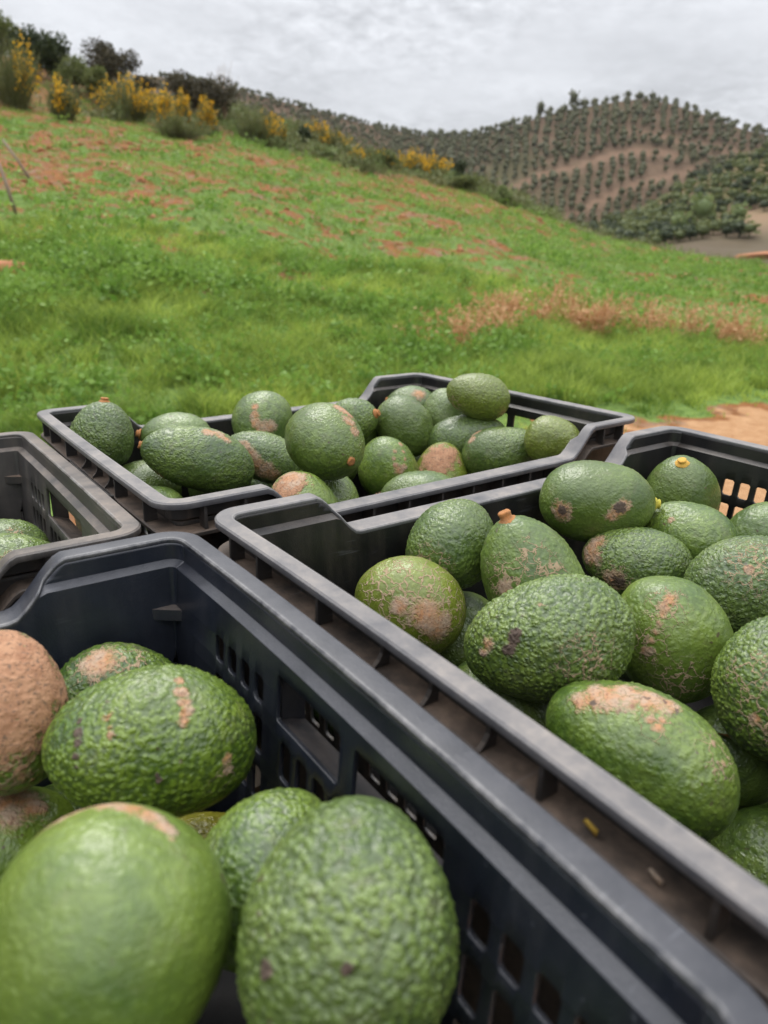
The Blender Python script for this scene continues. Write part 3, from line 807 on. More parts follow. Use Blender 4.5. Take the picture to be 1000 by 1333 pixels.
    for _ in range(240):
        a = rng.uniform(-20, 12); re = np.interp(a, [-40, 0, 20], [31, 34, 37]); r_ = re + rng.uniform(-.6, 7.5)
        if rng.uniform() < np.interp(a, [-20, -12, -8, 12], [.12, .3, 1, .8]): pts.append((r_ * math.sin(RAD(a)), r_ * math.cos(RAD(a))))
    mounds('scrub', 'olive scrub filling the crest of the slope between the bushes', M_SPRAY, pts[::2], .35, .9, .25, .75, 210, .14)
    mounds('scrub', 'pale grass-green scrub along the crest of the slope', M_PALE, pts[1::2], .3, .8, .18, .5, 170, .13)
    # small herbs further up: low leafy cushions
    x, y = sector(14000, 10, 36)
    keep = (rng.uniform(0, 1, len(x)) < .5 * growth(x, y) * sstep(fbm(np.column_stack([x, y]) * .5, 95, 3), .4, .6))
    x, y = x[keep], y[keep]; n = len(x); k = 12
    z = ground_h(x, y); rr = np.hypot(x, y)
    s = rng.uniform(.10, .36, n)
    C = np.repeat(np.column_stack([x, y, z]), k, 0) + np.column_stack([rng.normal(0, 1, n * k) * np.repeat(s, k) * .5, rng.normal(0, 1, n * k) * np.repeat(s, k) * .5, np.repeat(s, k) * rng.uniform(.1, .75, n * k)])
    V, Q = leaf_quads(C, rng.uniform(.06, .12, n * k), .5, aspect=.6)
    tag(link('weeds', mesh_np('weeds', V, Q, {'hue': np.repeat(np.repeat(rng.uniform(0, 1, n), k), 4)}), None, M_WEED), 'low green herbs in cushions on the orange slope', 'weeds', kind='stuff')
build_grass()

def clod_mesh(name, s, seed, sub=2, squash=.6):
    bm = bmesh.new(); bmesh.ops.create_icosphere(bm, subdivisions=sub, radius=1.0)
    co = np.array([v.co[:] for v in bm.verts])
    n = fbm(co * 1.6 + seed * 5.1, seed, 3); n2, _ = worley(co * 1.5 + seed, seed)
    for v, a, b in zip(bm.verts, n, n2):
        q = s * (.62 + .55 * a + .35 * b); v.co = v.co * q; v.co.z *= squash
    me = bpy.data.meshes.new(name); bm.to_mesh(me); bm.free(); me.materials.append(M_CLOD)
    return me

def build_clods():
    for az, el, s, lab in ((-19.9, .0035, .115, 'largest orange soil clod, at the right end of the crumbled line on the slope'),
                           (-21.0, .0225, .085, 'orange soil clod above and left of the largest one'),
                           (-25.6, .030, .09, 'pale orange soil clod near the left edge below the stake'),
                           (-20.9, .001, .10, 'crumbled orange clod left of and touching the largest clod'),
                           (-18.3, .0115, .07, 'dark orange clod right of and above the largest clod')):
        o = link('soil_clod', clod_mesh('soil_clod', s, int(abs(az) * 10) + int(s * 100)))
        o.location = at_bearing(az, el); o.rotation_euler.z = az
        tag(o, lab, 'soil clod', 'orange soil clods on the slope')
    o = link('soil_mound', clod_mesh('soil_mound', .42, 77, 3, .5)); o.location = at_bearing(-27.0, -.022); o.location.z -= .05
    tag(o, 'low brown mound of bare soil at the left edge above the tall grass', 'soil mound')
    # crumbs of soil too many to count
    x, y = sector(9000, 8.2, 34)
    g = growth(x, y); keep = (rng.uniform(0, 1, len(x)) < (1 - g) * .8) & (dirt_side(x, y) < -1.5)
    x, y = x[keep], y[keep]; z = ground_h(x, y)
    bm = bmesh.new(); bmesh.ops.create_icosphere(bm, subdivisions=1, radius=1.0)
    bv = np.array([v.co[:] for v in bm.verts]); bf = np.array([[v.index for v in f.verts] for f in bm.faces]); bm.free()
    n = len(x); s = .02 + .075 * rng.uniform(0, 1, n) ** 2.6 * np.interp(np.hypot(x, y), [8, 30], [.8, 1.6])
    V = bv[None] * (s[:, None, None] * rng.uniform(.6, 1.3, (n, len(bv), 1))) * np.array([1, 1, .6]) + np.column_stack([x, y, z])[:, None, :]
    F = bf[None] + (np.arange(n) * len(bv))[:, None, None]
    tag(link('soil_crumbs', mesh_np('soil_crumbs', V.reshape(-1, 3), F.reshape(-1, 3)), None, M_CLOD), 'small orange crumbs of soil strewn over the slope', 'soil crumbs', kind='stuff')
    # pebbles on the track
    x, y = sector(900, 3.6, 8.5); keep = dirt_side(x, y) > -.2; x, y = x[keep], y[keep]; z = ground_h(x, y); n = len(x)
    s = .004 + .02 * rng.uniform(0, 1, n) ** 4
    V = bv[None] * (s[:, None, None] * rng.uniform(.7, 1.3, (n, len(bv), 1))) * np.array([1, 1, .6]) + np.column_stack([x, y, z])[:, None, :]
    F = bf[None] + (np.arange(n) * len(bv))[:, None, None]
    tag(link('gravel', mesh_np('gravel', V.reshape(-1, 3), F.reshape(-1, 3)), None, M_CLOD), 'loose orange grit on the dirt track', 'gravel', kind='stuff')
    o = link('stone', clod_mesh('stone', .05, 5, 2, .6)); o.location = at_bearing(12.0, -.205); tag(o, 'orange stone on the track seen through the far crate wall opening', 'stone')
    # two stakes leaning on the left of the slope
    for (az, el, tilt, ln, lab) in ((-25.8, .046, (-.25, .05), .75, 'lower of two grey stakes leaning at the left edge of the slope'), (-24.6, .084, (-.75, .2), .75, 'upper grey stake lying askew at the left of the slope')):
        p = at_bearing(az, el)
        v, q = tube_np([(0, 0, -.05), (tilt[0] * .5 * ln, tilt[1] * .5 * ln, ln * .5), (tilt[0] * ln, tilt[1] * ln, ln)], [.028, .026, .022], 7)
        caps = [np.array([[6, 5, 4, 3, 2, 1, 0]]), np.array([[14, 15, 16, 17, 18, 19, 20]])]
        o = link('wooden_stake', mesh_np('wooden_stake', v, [q] + caps), None, M_STAKE); o.location = p
        tag(o, lab, 'stake')
build_clods()

def dry_clump(az, el, w, h, label, seed, n=230):
    p = at_bearing(az, el); t = empty('dry_weed_clump', p); tag(t, label, 'dry weeds', 'dry brown weed clumps at the foot of the slope')
    r = np.random.default_rng(seed)
    m_ = max(3, int(n / 18)); kk = r.integers(m_, size=n); x = r.normal(0, w * .30, m_)[kk] + r.normal(0, .05, n); y = r.normal(0, .25, m_)[kk] + r.normal(0, .05, n); hh = h * 1.4 * r.uniform(.45, 1.1, n) * r.uniform(.55, 1.1, m_)[kk]
    ln = r.normal(0, .35, (n, 2)) * hh[:, None]
    b = np.column_stack([x, y, np.full(n, -.05)]); e = b + np.column_stack([ln, hh])
    d = r.normal(size=(n, 3)); d[:, 2] = 0; d /= np.linalg.norm(d, axis=1)[:, None]; d *= .0035
    V = np.stack([b - d, b + d, e + d * .6, e - d * .6], 1).reshape(-1, 3)
    tag(link('stalks', mesh_np('stalks', V, np.arange(4 * n).reshape(n, 4), {'hue': np.repeat(r.uniform(.2, 1, n), 4)}), t, M_DRY), kind='stuff')
    k = 7; c = b[:, None, :] + (e - b)[:, None, :] * r.uniform(.35, 1.02, (n, k))[:, :, None] + r.normal(0, .018, (n, k, 3))
    V, Q = leaf_quads(c.reshape(-1, 3), .042, .1, aspect=.7)
    tag(link('withered_leaves', mesh_np('withered_leaves', V, Q, {'hue': np.repeat(np.clip(r.normal(.45, .35, len(Q)), 0, 1), 4)}), t, M_DRY), kind='stuff')
DRY = [(2.3, -.105, .35, .22, 'small dry brown tuft left of the other dry weeds'),
       (5.4, -.104, .9, .34, 'dry brown weeds, nearest and leftmost of the large clumps'),
       (7.2, -.092, .8, .36, 'dry tan weeds behind and right of the nearest clump'),
       (10.8, -.072, 1.5, .36, 'wide pale tan dry weed clump in the middle of the row'),
       (9.0, -.070, .8, .30, 'thin dry weeds left of the wide pale clump'),
       (16.8, -.080, 1.2, .42, 'reddish-brown dry weed clump right of the middle'),
       (14.6, -.090, .8, .32, 'sparse grey dry weeds in front of the reddish-brown clump'),
       (20.2, -.084, 1.1, .38, 'orange-brown dry weed clump second from the right edge'),
       (23.0, -.092, 1.2, .44, 'dense orange-brown dry weeds near the right edge'),
       (25.4, -.098, 1.3, .46, 'dense orange-brown dry weeds at the right edge of the photo')]
for i, (a, e, w, h, lab) in enumerate(DRY): dry_clump(a, e, w, h, lab, 100 + i, 50 if w < .7 else 120)
dry_clump(13.8, -.062, .16, .55, 'single tall dry stalk standing behind the dry weed row', 120, 26)

# ------------------------------------------------------------------ orchard on the far hill
def tree_np(seed, n=46):
    """one small round orchard tree, about 1 unit high: a knobbly core, leaf clumps and a trunk"""
    r = np.random.default_rng(seed)
    bm = bmesh.new(); bmesh.ops.create_icosphere(bm, subdivisions=1, radius=.33)
    V = np.array([v.co[:] for v in bm.verts]) * r.uniform(.75, 1.2, (12 + 30, 1))[:len(bm.verts)] + np.array([0, 0, .55]); F = [[v.index for v in f.verts] for f in bm.faces]; bm.free()
    T = np.array(F)
    d = r.normal(size=(n, 3)); d /= np.linalg.norm(d, axis=1)[:, None]; C = d * r.uniform(.26, .40, (n, 1)) + np.array([0, 0, .55])
    global rng
    keep = rng; rng = r
    LV, LQ = leaf_quads(C, r.uniform(.14, .26, n), .6, aspect=.7)
    rng = keep
    tv, tq = tube_np([(0, 0, -.12), (.01, 0, .15), (0, .01, .45)], [.045, .035, .02], 4)
    o1 = len(V); o2 = o1 + len(LV)
    hue = np.concatenate([np.full(len(V), .15), np.repeat(r.uniform(0, 1, n), 4), np.full(len(tv), .1)])
    return np.concatenate([V, LV, tv]), [T, np.concatenate([LQ + o1, tq + o2])], hue

def build_orchard():
    pos = []
    # planting lines run straight up the slope; tracks and the bare headlands are left open
    for az in np.arange(3.0, 33, .74):
        for r in np.arange(150, 287, 2.5):
            a = az + .12 * math.sin(r * .05 + az) + rng.normal(0, .07)
            rr = r + rng.normal(0, .35)
            x, y = rr * math.sin(RAD(a)), rr * math.cos(RAD(a))
            z = float(far_h(np.array([x]), np.array([y]))[0]); el = (z - EYE) / rr
            if bool(on_track(np.array([a]), np.array([el]), .0048)[0]) or rng.uniform() < .07: continue
            if el < np.interp(a, NR_AZ, NR_EL) - .012 or el < np.interp(a, CREST_AZ, CREST_EL) - .006: continue
            pos.append((x, y, z, rng.uniform(1.9, 2.8) * (1 + .3 * (rng.uniform() < .1)), 0))
    # closer-set rows on the top of the hill
    for r in np.arange(226, 288, 4.4):
        for az in np.arange(4, 30, .64):
            a = az + rng.normal(0, .09); rr = r + 8 * math.sin((az - 9) * .16) + rng.normal(0, .8)
            if rr > 287 or rr < np.interp(a, [4, 9, 14, 20, 23, 30], [262, 246, 243, 252, 226, 226]): continue
            x, y = rr * math.sin(RAD(a)), rr * math.cos(RAD(a)); z = float(far_h(np.array([x]), np.array([y]))[0])
            pos.append((x, y, z, rng.uniform(1.8, 2.7), 0))
    pos.sort(key=lambda p: math.hypot(p[0], p[1]))
    kinds = [tree_np(500 + k) for k in range(4)]
    meshes = []
    for V, F, h in kinds:
        me = mesh_np('orchard_tree', V, F, {'hue': h}); me.materials.append(M_ORCHARD); meshes.append(me)
    for i, (x, y, z, s, _) in enumerate(pos[:290]):
        o = bpy.data.objects.new('orchard_tree', meshes[i % 4]); COL.objects.link(o)
        o.location = (x, y, z); o.scale = (s, s, s * rng.uniform(.85, 1.1)); o.rotation_euler.z = rng.uniform(0, 6.28)
        tag(o, 'small dark round orchard tree in the planted rows on the far hill', 'tree', 'orchard trees in rows on the far hill')
    def merge(name, plist, label, mat):
        Vs, T, Q, H, o = [], [], [], [], 0
        for i, (x, y, z, s) in enumerate(plist):
            V, F, h = kinds[i % 4]; a = rng.uniform(0, 6.28); c, n = math.cos(a), math.sin(a)
            W = V * s; W = np.column_stack([W[:, 0] * c - W[:, 1] * n + x, W[:, 0] * n + W[:, 1] * c + y, W[:, 2] + z])
            Vs.append(W); T.append(F[0] + o); Q.append(F[1] + o); H.append(np.clip(h + rng.normal(0, .15), 0, 1)); o += len(V)
        tag(link(name, mesh_np(name, np.concatenate(Vs), [np.concatenate(T), np.concatenate(Q)], {'hue': np.concatenate(H)}), None, mat), label, 'trees', kind='stuff')
    merge('orchard_trees', [p[:4] for p in pos[290:]], 'rows of small dark trees covering the upper part of the far hill', M_ORCHARD)
    # scrub on the long ridge behind the crest
    pl = []
    for _ in range(3600):
        a = rng.uniform(-16, 6.5); r = rng.uniform(215, 287)
        x, y = r * math.sin(RAD(a)), r * math.cos(RAD(a)); z = float(far_h(np.array([x]), np.array([y]))[0])
        if (z - EYE) / r < np.interp(a, CREST_AZ, CREST_EL) - .006: continue
        pl.append((x, y, z, rng.uniform(.9, 1.9)))
    merge('ridge_scrub', pl, 'dark scrub covering the long ridge behind the crest', M_ORCHARD)
    # taller trees that break the skyline of the hill
    for a, s, k, lab in ((10.5, 5.2, 1, 'larger tree on the skyline left of the hill top'), (12.7, 5.8, 2, 'pointed larger tree on the hill skyline nearer the top')):
        r = 283; x, y = r * math.sin(RAD(a)), r * math.cos(RAD(a))
        o = bpy.data.objects.new('skyline_tree', meshes[k]); COL.objects.link(o); o.location = (x, y, float(far_h(np.array([x]), np.array([y]))[0])); o.scale = (s * .8, s * .8, s * 1.15)
        tag(o, lab, 'tree')
    # scrub rows on the nearer hillside at the right
    n = 0
    sm = []
    for k in range(3):
        V, F, h = tree_np(700 + k, 54); me = mesh_np('hillside_shrub', V * np.array([1.3, 1.3, .9]), F, {'hue': h}); me.materials.append(M_OLIVE if k else M_DARKLEAF); sm.append(me)
    cells = []
    for az in np.arange(9.5, 33, .75):
        for r in np.arange(88, 136, 2.4):
            a = az + .25 * math.sin(r * .11) + rng.normal(0, .1); rr = r + rng.normal(0, .4)
            if fbm(np.array([[rr * math.sin(RAD(a)) * .07, rr * math.cos(RAD(a)) * .07]]), 131, 2)[0] > .60: continue
            x, y = rr * math.sin(RAD(a)), rr * math.cos(RAD(a)); z = float(near_right_h(np.array([x]), np.array([y]))[0])
            if (z - EYE) / rr < np.interp(a, CREST_AZ, CREST_EL) - .004 or a > 30: continue
            cells.append((x, y, z))
    step = max(1, len(cells) / 290.0)
    for i in range(min(290, len(cells))):
        x, y, z = cells[int(i * step)]
        s = rng.uniform(1.2, 2.0)
        o = bpy.data.objects.new('hillside_shrub', sm[int(rng.integers(3))]); COL.objects.link(o)
        o.location = (x, y, z); o.scale = (s, s, s); o.rotation_euler.z = rng.uniform(0, 6.28)
        tag(o, 'olive-green shrub among many on the nearer right hillside', 'shrub', 'shrubs on the nearer right hillside')
    V, F, h = tree_np(720, 70); me = mesh_np('pale_tree', V, F, {'hue': h}); me.materials.append(M_PALE)
    for a, r, s, lab in ((20.6, 92, 2.6, 'leftmost of three pale green trees at the foot of the right hillside'), (22.0, 95, 3.4, 'tallest and middle of three pale green trees below the right hillside'), (24.3, 93, 2.4, 'rightmost of three pale green trees at the foot of the right hillside')):
        x, y = r * math.sin(RAD(a)), r * math.cos(RAD(a))
        o = bpy.data.objects.new('pale_tree', me); COL.objects.link(o); o.location = (x, y, float(near_right_h(np.array([x]), np.array([y]))[0])); o.scale = (s, s, s * 1.1); o.rotation_euler.z = a
        tag(o, lab, 'tree')
    o = link('soil_heap', clod_mesh('soil_heap', 1.5, 8, 2, .35)); x, y = 72 * math.sin(RAD(26.3)), 72 * math.cos(RAD(26.3)); o.location = (x, y, float(near_right_h(np.array([x]), np.array([y]))[0])); o.scale = (1.6, 1.2, 1)
    tag(o, 'heap of orange soil at the right edge below the hillside', 'soil heap')
build_orchard()

# ------------------------------------------------------------------ harvest crates
HX, HY, RC, FL, DEEP, DIP = .2392, .1700, .009, .0120, .208, .028
SLOT_FAR = [(.0560 + .0145 * k, .0655 + .0145 * k) for k in range(4)]
SLOT_MID = [(-.0730 + .0145 * k, -.0635 + .0145 * k) for k in range(8)]
SLOT_NEAR = [(-.0990 - .0145 * k, -.0895 - .0145 * k) for k in range(4)]
ROW1, ROW2, ROW3 = (-.0495, -.0345), (-.0785, -.0575), (-.1075, -.0865)
GRIP = [(-.075, -.020), (-.010, .043)]
GRIPZ = (-.0495, -.0245)
CUT = .0015

def crate_holes(torn):
    h = [(a, b, *r) for a, b in SLOT_FAR + SLOT_NEAR for r in (ROW1, ROW2, ROW3)]
    h += [(a, b, *r) for a, b in SLOT_MID for r in (ROW2, ROW3)]
    h += [(-.075, .043, *GRIPZ)] if torn else [(a, b, *GRIPZ) for a, b in GRIP]
    return h

def wall_offset(z):
    if z > -.0132: return 0.0
    if z > -.0160: return -.0052 * (-.0132 - z) / .0028
    return -.0052 - .012 * (-.0160 - z) / .19

def rim_drop(x):
    t = (.175 - abs(x)) / (.175 - .146); t = min(1, max(0, t))
    return -DIP * (.5 * t + .5 * t * t * (3 - 2 * t))

def crate_outline(bow_right, bow_left):
    """columns round the crate: (x, y, nx, ny, side, coordinate along the side)"""
    ys = {-HY + RC, HY - RC}
    for a, b in SLOT_FAR + SLOT_MID + SLOT_NEAR + GRIP + [(-.075, .043)]:
        ys |= {round(v, 5) for v in (a, a + CUT, b - CUT, b)}
    ys = sorted(ys)
    xs = sorted({HX - RC, -HX + RC} | {s * v for s in (-1, 1) for v in (.205, .190, .180, .176, .172, .168, .164, .160, .156, .152, .148, .144, .138, .12, .09, .06, .03, .0)})
    out = []
    def arc(cx, cy, a0):
        for k in range(1, 8):
            a = a0 + math.pi / 2 * k / 8
            out.append((cx + RC * math.cos(a), cy + RC * math.sin(a), math.cos(a), math.sin(a), 'corner', 0))
    for y in ys: out.append((HX + bow_right * (1 - (y / (HY - RC)) ** 2), y, 1, 0, 'right', y))
    arc(HX - RC, HY - RC, 0)
    for x in reversed(xs): out.append((x, HY, 0, 1, 'far', x))
    arc(-HX + RC, HY - RC, math.pi / 2)
    for y in reversed(ys): out.append((-HX - bow_left * (1 - (y / (HY - RC)) ** 2), y, -1, 0, 'left', y))
    arc(-HX + RC, -HY + RC, math.pi)
    for x in xs: out.append((x, -HY, 0, -1, 'near', x))
    arc(HX - RC, -HY + RC, -math.pi / 2)
    return out

ZS = sorted({-.0045, -.008, -.0120, -.0132, -.0137, -.0155, -.0160, -.0172, -.020} | {v for r in (GRIPZ, ROW1, ROW2, ROW3) for v in (r[0], r[0] + CUT, r[1] - CUT, r[1])} | {-.125, -.165, -.205}, reverse=True)

def solid(o, t, mat_off=0, bevel=0):
    s = o.modifiers.new('thickness', 'SOLIDIFY'); s.thickness = t; s.offset = -1; s.use_rim = True
    if mat_off: s.material_offset = mat_off
    if bevel:
        b = o.modifiers.new('soft_edges', 'BEVEL'); b.width = bevel; b.segments = 1; b.limit_method = 'ANGLE'; b.angle_limit = RAD(55)

def grid_obj(name, parent, mats, V, F, thick, off=0, bevel=0, smooth_angle=35, edge=None):
    used = sorted({i for f in F for i in f}); mp = {a: b for b, a in enumerate(used)}
    me = bpy.data.meshes.new(name)
    me.from_pydata([V[i] for i in used], [], [[mp[i] for i in f] for f in F])
    if edge is not None:
        at = me.attributes.new('edge', 'FLOAT', 'POINT'); at.data.foreach_set('value', np.array([edge[i] for i in used], dtype=np.float32))
    bm = bmesh.new(); bm.from_mesh(me); bmesh.ops.remove_doubles(bm, verts=bm.verts, dist=1e-5)
    bmesh.ops.dissolve_degenerate(bm, edges=bm.edges, dist=1e-5)
    bm.to_mesh(me); bm.free()
    me.polygons.foreach_set('use_smooth', np.ones(len(me.polygons), dtype=bool))
    me.set_sharp_from_angle(angle=RAD(smooth_angle))
    o = link(name, me, parent, mats)
    solid(o, thick, off, bevel)
    return o

def build_crate(origin, axes, label, mats, torn=False, bow=(0, 0), longer=1.0):
    m_rim, m_in, m_out, m_dust = mats
    ex, ey, ez = (Vector(a) for a in axes)
    root = empty('crate', (0, 0, 0))
    M = Matrix.Identity(4)
    for i in range(3):
        M[i][0], M[i][1], M[i][2] = ex[i], ey[i], ez[i]; M[i][3] = origin[i] - ez[i] * DEEP
    # some of the crates are a little longer towards the viewer; the far edge stays where it is
    sh = ey * (.182 * (longer - 1))
    for i in range(3):
        M[i][1] *= longer; M[i][3] -= sh[i]
    root.matrix_world = M
    tag(root, label, 'crate', 'black plastic harvest crates')
    cols = crate_outline(*bow); nc = len(cols)
    drop = [rim_drop(c[5]) if c[4] in ('far', 'near') else 0.0 for c in cols]
    RIMROWS = 7
    V = []; nk = RIMROWS + len(ZS)
    for (x, y, nx, ny, side, s), zt in zip(cols, drop):
        w = wall_offset(zt - .003)
        prof = [(FL, zt - .0046), (FL, zt - .0010), (FL - .0010, zt), (w + .0024, zt), (w + .0011, zt - .0002), (w + .0003, zt - .0010), (w, zt - .003)]
        for k, z in enumerate(ZS):
            zz = min(z, zt - .003 - .00001 * k)
            prof.append((wall_offset(zz), zz))
        for o, z in prof: V.append((x + nx * o, y + ny * o, z + DEEP))
    idx = lambda j, k: (j % nc) * nk + k
    rimF, parts = [], {'right': [], 'left': [], 'far': [], 'near': []}
    holes = crate_holes(torn)
    zlev = [None] * RIMROWS + ZS
    for j in range(nc):
        a, b = cols[j], cols[(j + 1) % nc]
        side = a[4] if a[4] == b[4] else 'corner'
        for k in range(nk - 1):
            q = [idx(j, k), idx(j + 1, k), idx(j + 1, k + 1), idx(j, k + 1)]
            if k < RIMROWS - 1: rimF.append(q); continue
            if side in ('right', 'left') and k >= RIMROWS:
                y0, y1 = sorted((a[5], b[5])); z1, z0 = zlev[k], zlev[k + 1]
                yc, zc = (y0 + y1) / 2, (z0 + z1) / 2
                hit = next((h for h in holes if h[0] < yc < h[1] and h[2] < zc < h[3]), None)
                if hit:
                    le, re_ = yc - hit[0] < CUT, hit[1] - yc < CUT
                    lo, hi = zc - hit[2] < CUT, hit[3] - zc < CUT
                    if (le or re_) and (lo or hi):
                        # keep the triangle at the rounded corner: drop the vertex facing the hole
                        def is_inner(v):
                            jj = v // nk; kk = v % nk
                            yv = cols[jj][5]; zv = zlev[kk]
                            return abs(yv - (hit[0] if le else hit[1])) > CUT * .5 and abs(zv - (hit[2] if lo else hit[3])) > CUT * .5
                        parts[side].append([v for v in q if not is_inner(v)])
                    continue
            tgt = side
            if side == 'corner':
                tgt = 'far' if (a[1] + b[1]) > 0 else 'near'
            parts[tgt].append(q)
    grid_obj('rim', root, m_rim, V, rimF, .0022, bevel=.0003, smooth_angle=28, edge=[(1.0 if i % nk in (4, 5) else .55 if i % nk == 1 else 0.0) for i in range(len(V))])
    for sd in ('right', 'left'): grid_obj('end_wall', root, [m_in, m_out], V, parts[sd], .0024, 1, .0004)
    for sd in ('far', 'near'): grid_obj('side_wall', root, [m_in, m_out], V, parts[sd], .0024, 1)
    # ledge that runs round the outside below the rim, following its dips
    LV, LF = [], []
    for (x, y, nx, ny, side, s), zt in zip(cols, drop):
        z = zt - .0215 + DEEP
        w = wall_offset(zt - .0215) + .0012
        grip = side in ('right', 'left') and -.078 < s < .052
        oo = .0100 if grip else .0112
        for o, zz in ((w, z + .0012), (w + .002, z), (oo - .001, z), (oo, z - .0008), (oo, z - .0030), (w, z - .0030)):
            LV.append((x + nx * o, y + ny * o, zz))
    for j in range(nc):
        for k in range(5):
            i0, i1 = j * 6, ((j + 1) % nc) * 6
            LF.append([i0 + k + 1, i1 + k + 1, i1 + k, i0 + k][::-1] if False else [i0 + k, i0 + k + 1, i1 + k + 1, i1 + k])
    me = mesh_np('ledge', LV, np.array(LF), smooth=True); me.set_sharp_from_angle(angle=RAD(35))
    link('ledge', me, root, m_dust)
    # rolled lip under each grip
    for sx in (1, -1):
        b = bow[0] if sx > 0 else bow[1]
        P = []
        for y, o in ((.0575, .0), (.0555, .006), (.051, .0092), (.044, .0106), (.02, .0108), (-.015, .0108), (-.05, .0108), (-.068, .0106), (-.0745, .0092), (-.0785, .006), (-.080, .0)):
            P.append((sx * (HX + b * (1 - (y / (HY - RC)) ** 2) + o), y, DEEP - .0235))
        v, q = tube_np(P, [.0017] * len(P), 8)
        link('grip_lip', mesh_np('grip_lip', v, q, smooth=True), root, m_in)
    # finger shelf below each grip opening
        g0, g1 = -.0765, .0445
        bm = bmesh.new()
        rows = []
        for y in np.linspace(g0, g1, 9):
            xb = HX + b * (1 - (y / (HY - RC)) ** 2)
            rows.append([bm.verts.new((sx * (xb + o), y, DEEP + z)) for o, z in ((-.0072, -.0505), (.002, -.0530), (.0095, -.0560), (.0095, -.0585), (-.0072, -.0550))])
        for p, q in zip(rows, rows[1:]):
            for k in range(5): bm.faces.new((p[k], q[k], q[(k + 1) % 5], p[(k + 1) % 5]))
        bm.faces.new(rows[0]); bm.faces.new(rows[-1][::-1])
        for yy in (g0 - .0016, g1 + .0004):
            xb = HX + b * (1 - (yy / (HY - RC)) ** 2)
            bm_box(bm, (min(sx * (xb - .003), sx * (xb + .0098)), yy, DEEP - .0585), (max(sx * (xb - .003), sx * (xb + .0098)), yy + .0012, DEEP - .0252))
        bmesh.ops.recalc_face_normals(bm, faces=bm.faces)
        bm_obj('grip_shelf', bm, root, m_dust)
    # ribs between rim and ledge
    def rib_mesh(gusset, z0, z1, w):
        p = [(w, z0), (.0104, z0), (.0104, z1), (w, z1)] if not gusset else [(w, z0), (.0100, z0), (.0072, z0 - .004), (.0055, z0 - .008), (.0055, z1 + .006), (.0072, z1 + .003), (.0102, z1), (w, z1)]
        t = .0011; n = len(p)
        Vv = [(o, -t, z) for o, z in p] + [(o, t, z) for o, z in p]
        me = bpy.data.meshes.new('rib')
        me.from_pydata(Vv, [], [list(range(n)), list(range(2 * n - 1, n - 1, -1))] + [[i + n, (i + 1) % n + n, (i + 1) % n, i] for i in range(n)])
        me.materials.append(m_dust); return me
    w0 = wall_offset(-.012) + .0015
    r_flat, r_gus = rib_mesh(False, -.0035, -.0208, w0), rib_mesh(True, -.0035, -.0208, w0)
    r_dip = rib_mesh(False, -.0035, -.0208, -.0040)
    for sx in (1, -1):
        b = bow[0] if sx > 0 else bow[1]
        for y, g in ((.150, 0), (.119, 0), (.0595, 0), (.014, 1), (-.019, 1), (-.052, 1), (-.0815, 0), (-.143, 0)):
            o = link('rib', r_gus if g else r_flat, root)
            o.location = (sx * (HX + b * (1 - (y / (HY - RC)) ** 2)), y, DEEP); o.rotation_euler.z = 0 if sx > 0 else math.pi
    for sy in (1, -1):
        for x in (-.221, -.192, -.12, -.085, -.05, -.015, .02, .055, .09, .125, .192, .221):
            o = link('rib', r_dip if abs(x) < .15 else r_flat, root)
            o.location = (x, sy * HY, DEEP + rim_drop(x)); o.rotation_euler.z = sy * math.pi / 2
    # small triangular braces in the far corners and the bottom
    for sx in (1, -1):
        bm = bmesh.new()
        x0, y0 = sx * (HX - .0055), HY - .0055
        vs = [bm.verts.new(p) for p in ((x0, y0, DEEP - .040), (x0 - sx * .017, y0, DEEP - .040), (x0, y0 - .012, DEEP - .040), (x0, y0, DEEP - .047), (x0 - sx * .017, y0, DEEP - .047), (x0, y0 - .012, DEEP - .047))]
        for f in ((0, 1, 2), (5, 4, 3), (0, 3, 4, 1), (1, 4, 5, 2), (2, 5, 3, 0)): bm.faces.new([vs[i] for i in f])
        bmesh.ops.recalc_face_normals(bm, faces=bm.faces)
        bm_obj('corner_brace', bm, root, m_dust)
    bm = bmesh.new(); bm_box(bm, (-HX + .02, -HY + .02, .0), (HX - .02, HY - .02, .006)); bm_obj('bottom', bm, root, P_BASE)
    return root

CRATES = {
    'A': ([-0.2176, 0.1183, 1.0945], [[0.81106, 0.5849, -0.00824], [-0.58484, 0.8111, 0.00873], [0.01179, -0.00226, 0.99993]]),
    'B': ([0.1979, 0.4224, 1.0965], [[0.80006, 0.59989, -0.00592], [-0.59966, 0.79996, 0.02161], [0.0177, -0.01374, 0.99975]]),
    'C': ([-0.047, 0.7171, 1.104], [[0.80244, 0.59672, 0.00501], [-0.59673, 0.80245, -0.00021], [-0.00414, -0.00282, 0.99999]]),
    'D': ([-0.4547, 0.4115, 1.0887], [[0.80813, 0.589, -0.00323], [-0.58895, 0.80795, -0.0189], [-0.00852, 0.01717, 0.99982]])}
NAVY = (P_NAVY, P_NAVY, P_NAVY_OUT, P_NAVY_OUT)
BLACK = (P_RIM, P_BLACK, P_DUSTY, P_DUSTY)
WORN = (P_WORN, P_WORN, P_DUSTY, P_DUSTY)
build_crate(*CRATES['A'], 'bluish-black plastic crate nearest the camera, holding the biggest-looking avocados', NAVY, bow=(.004, .002), longer=1.03)
build_crate(*CRATES['B'], 'dusty black plastic crate at the right with the stemmed avocado and brown leaf', BLACK, bow=(.001, -.003), longer=1.04)
build_crate(*CRATES['C'], 'dusty black plastic crate farthest back, next to the grass, piled above its rim', BLACK, bow=(.0, .001))
build_crate(*CRATES['D'], 'worn brownish-black crate cut off by the left edge, with a torn grip', WORN, torn=True, bow=(.001, .001))

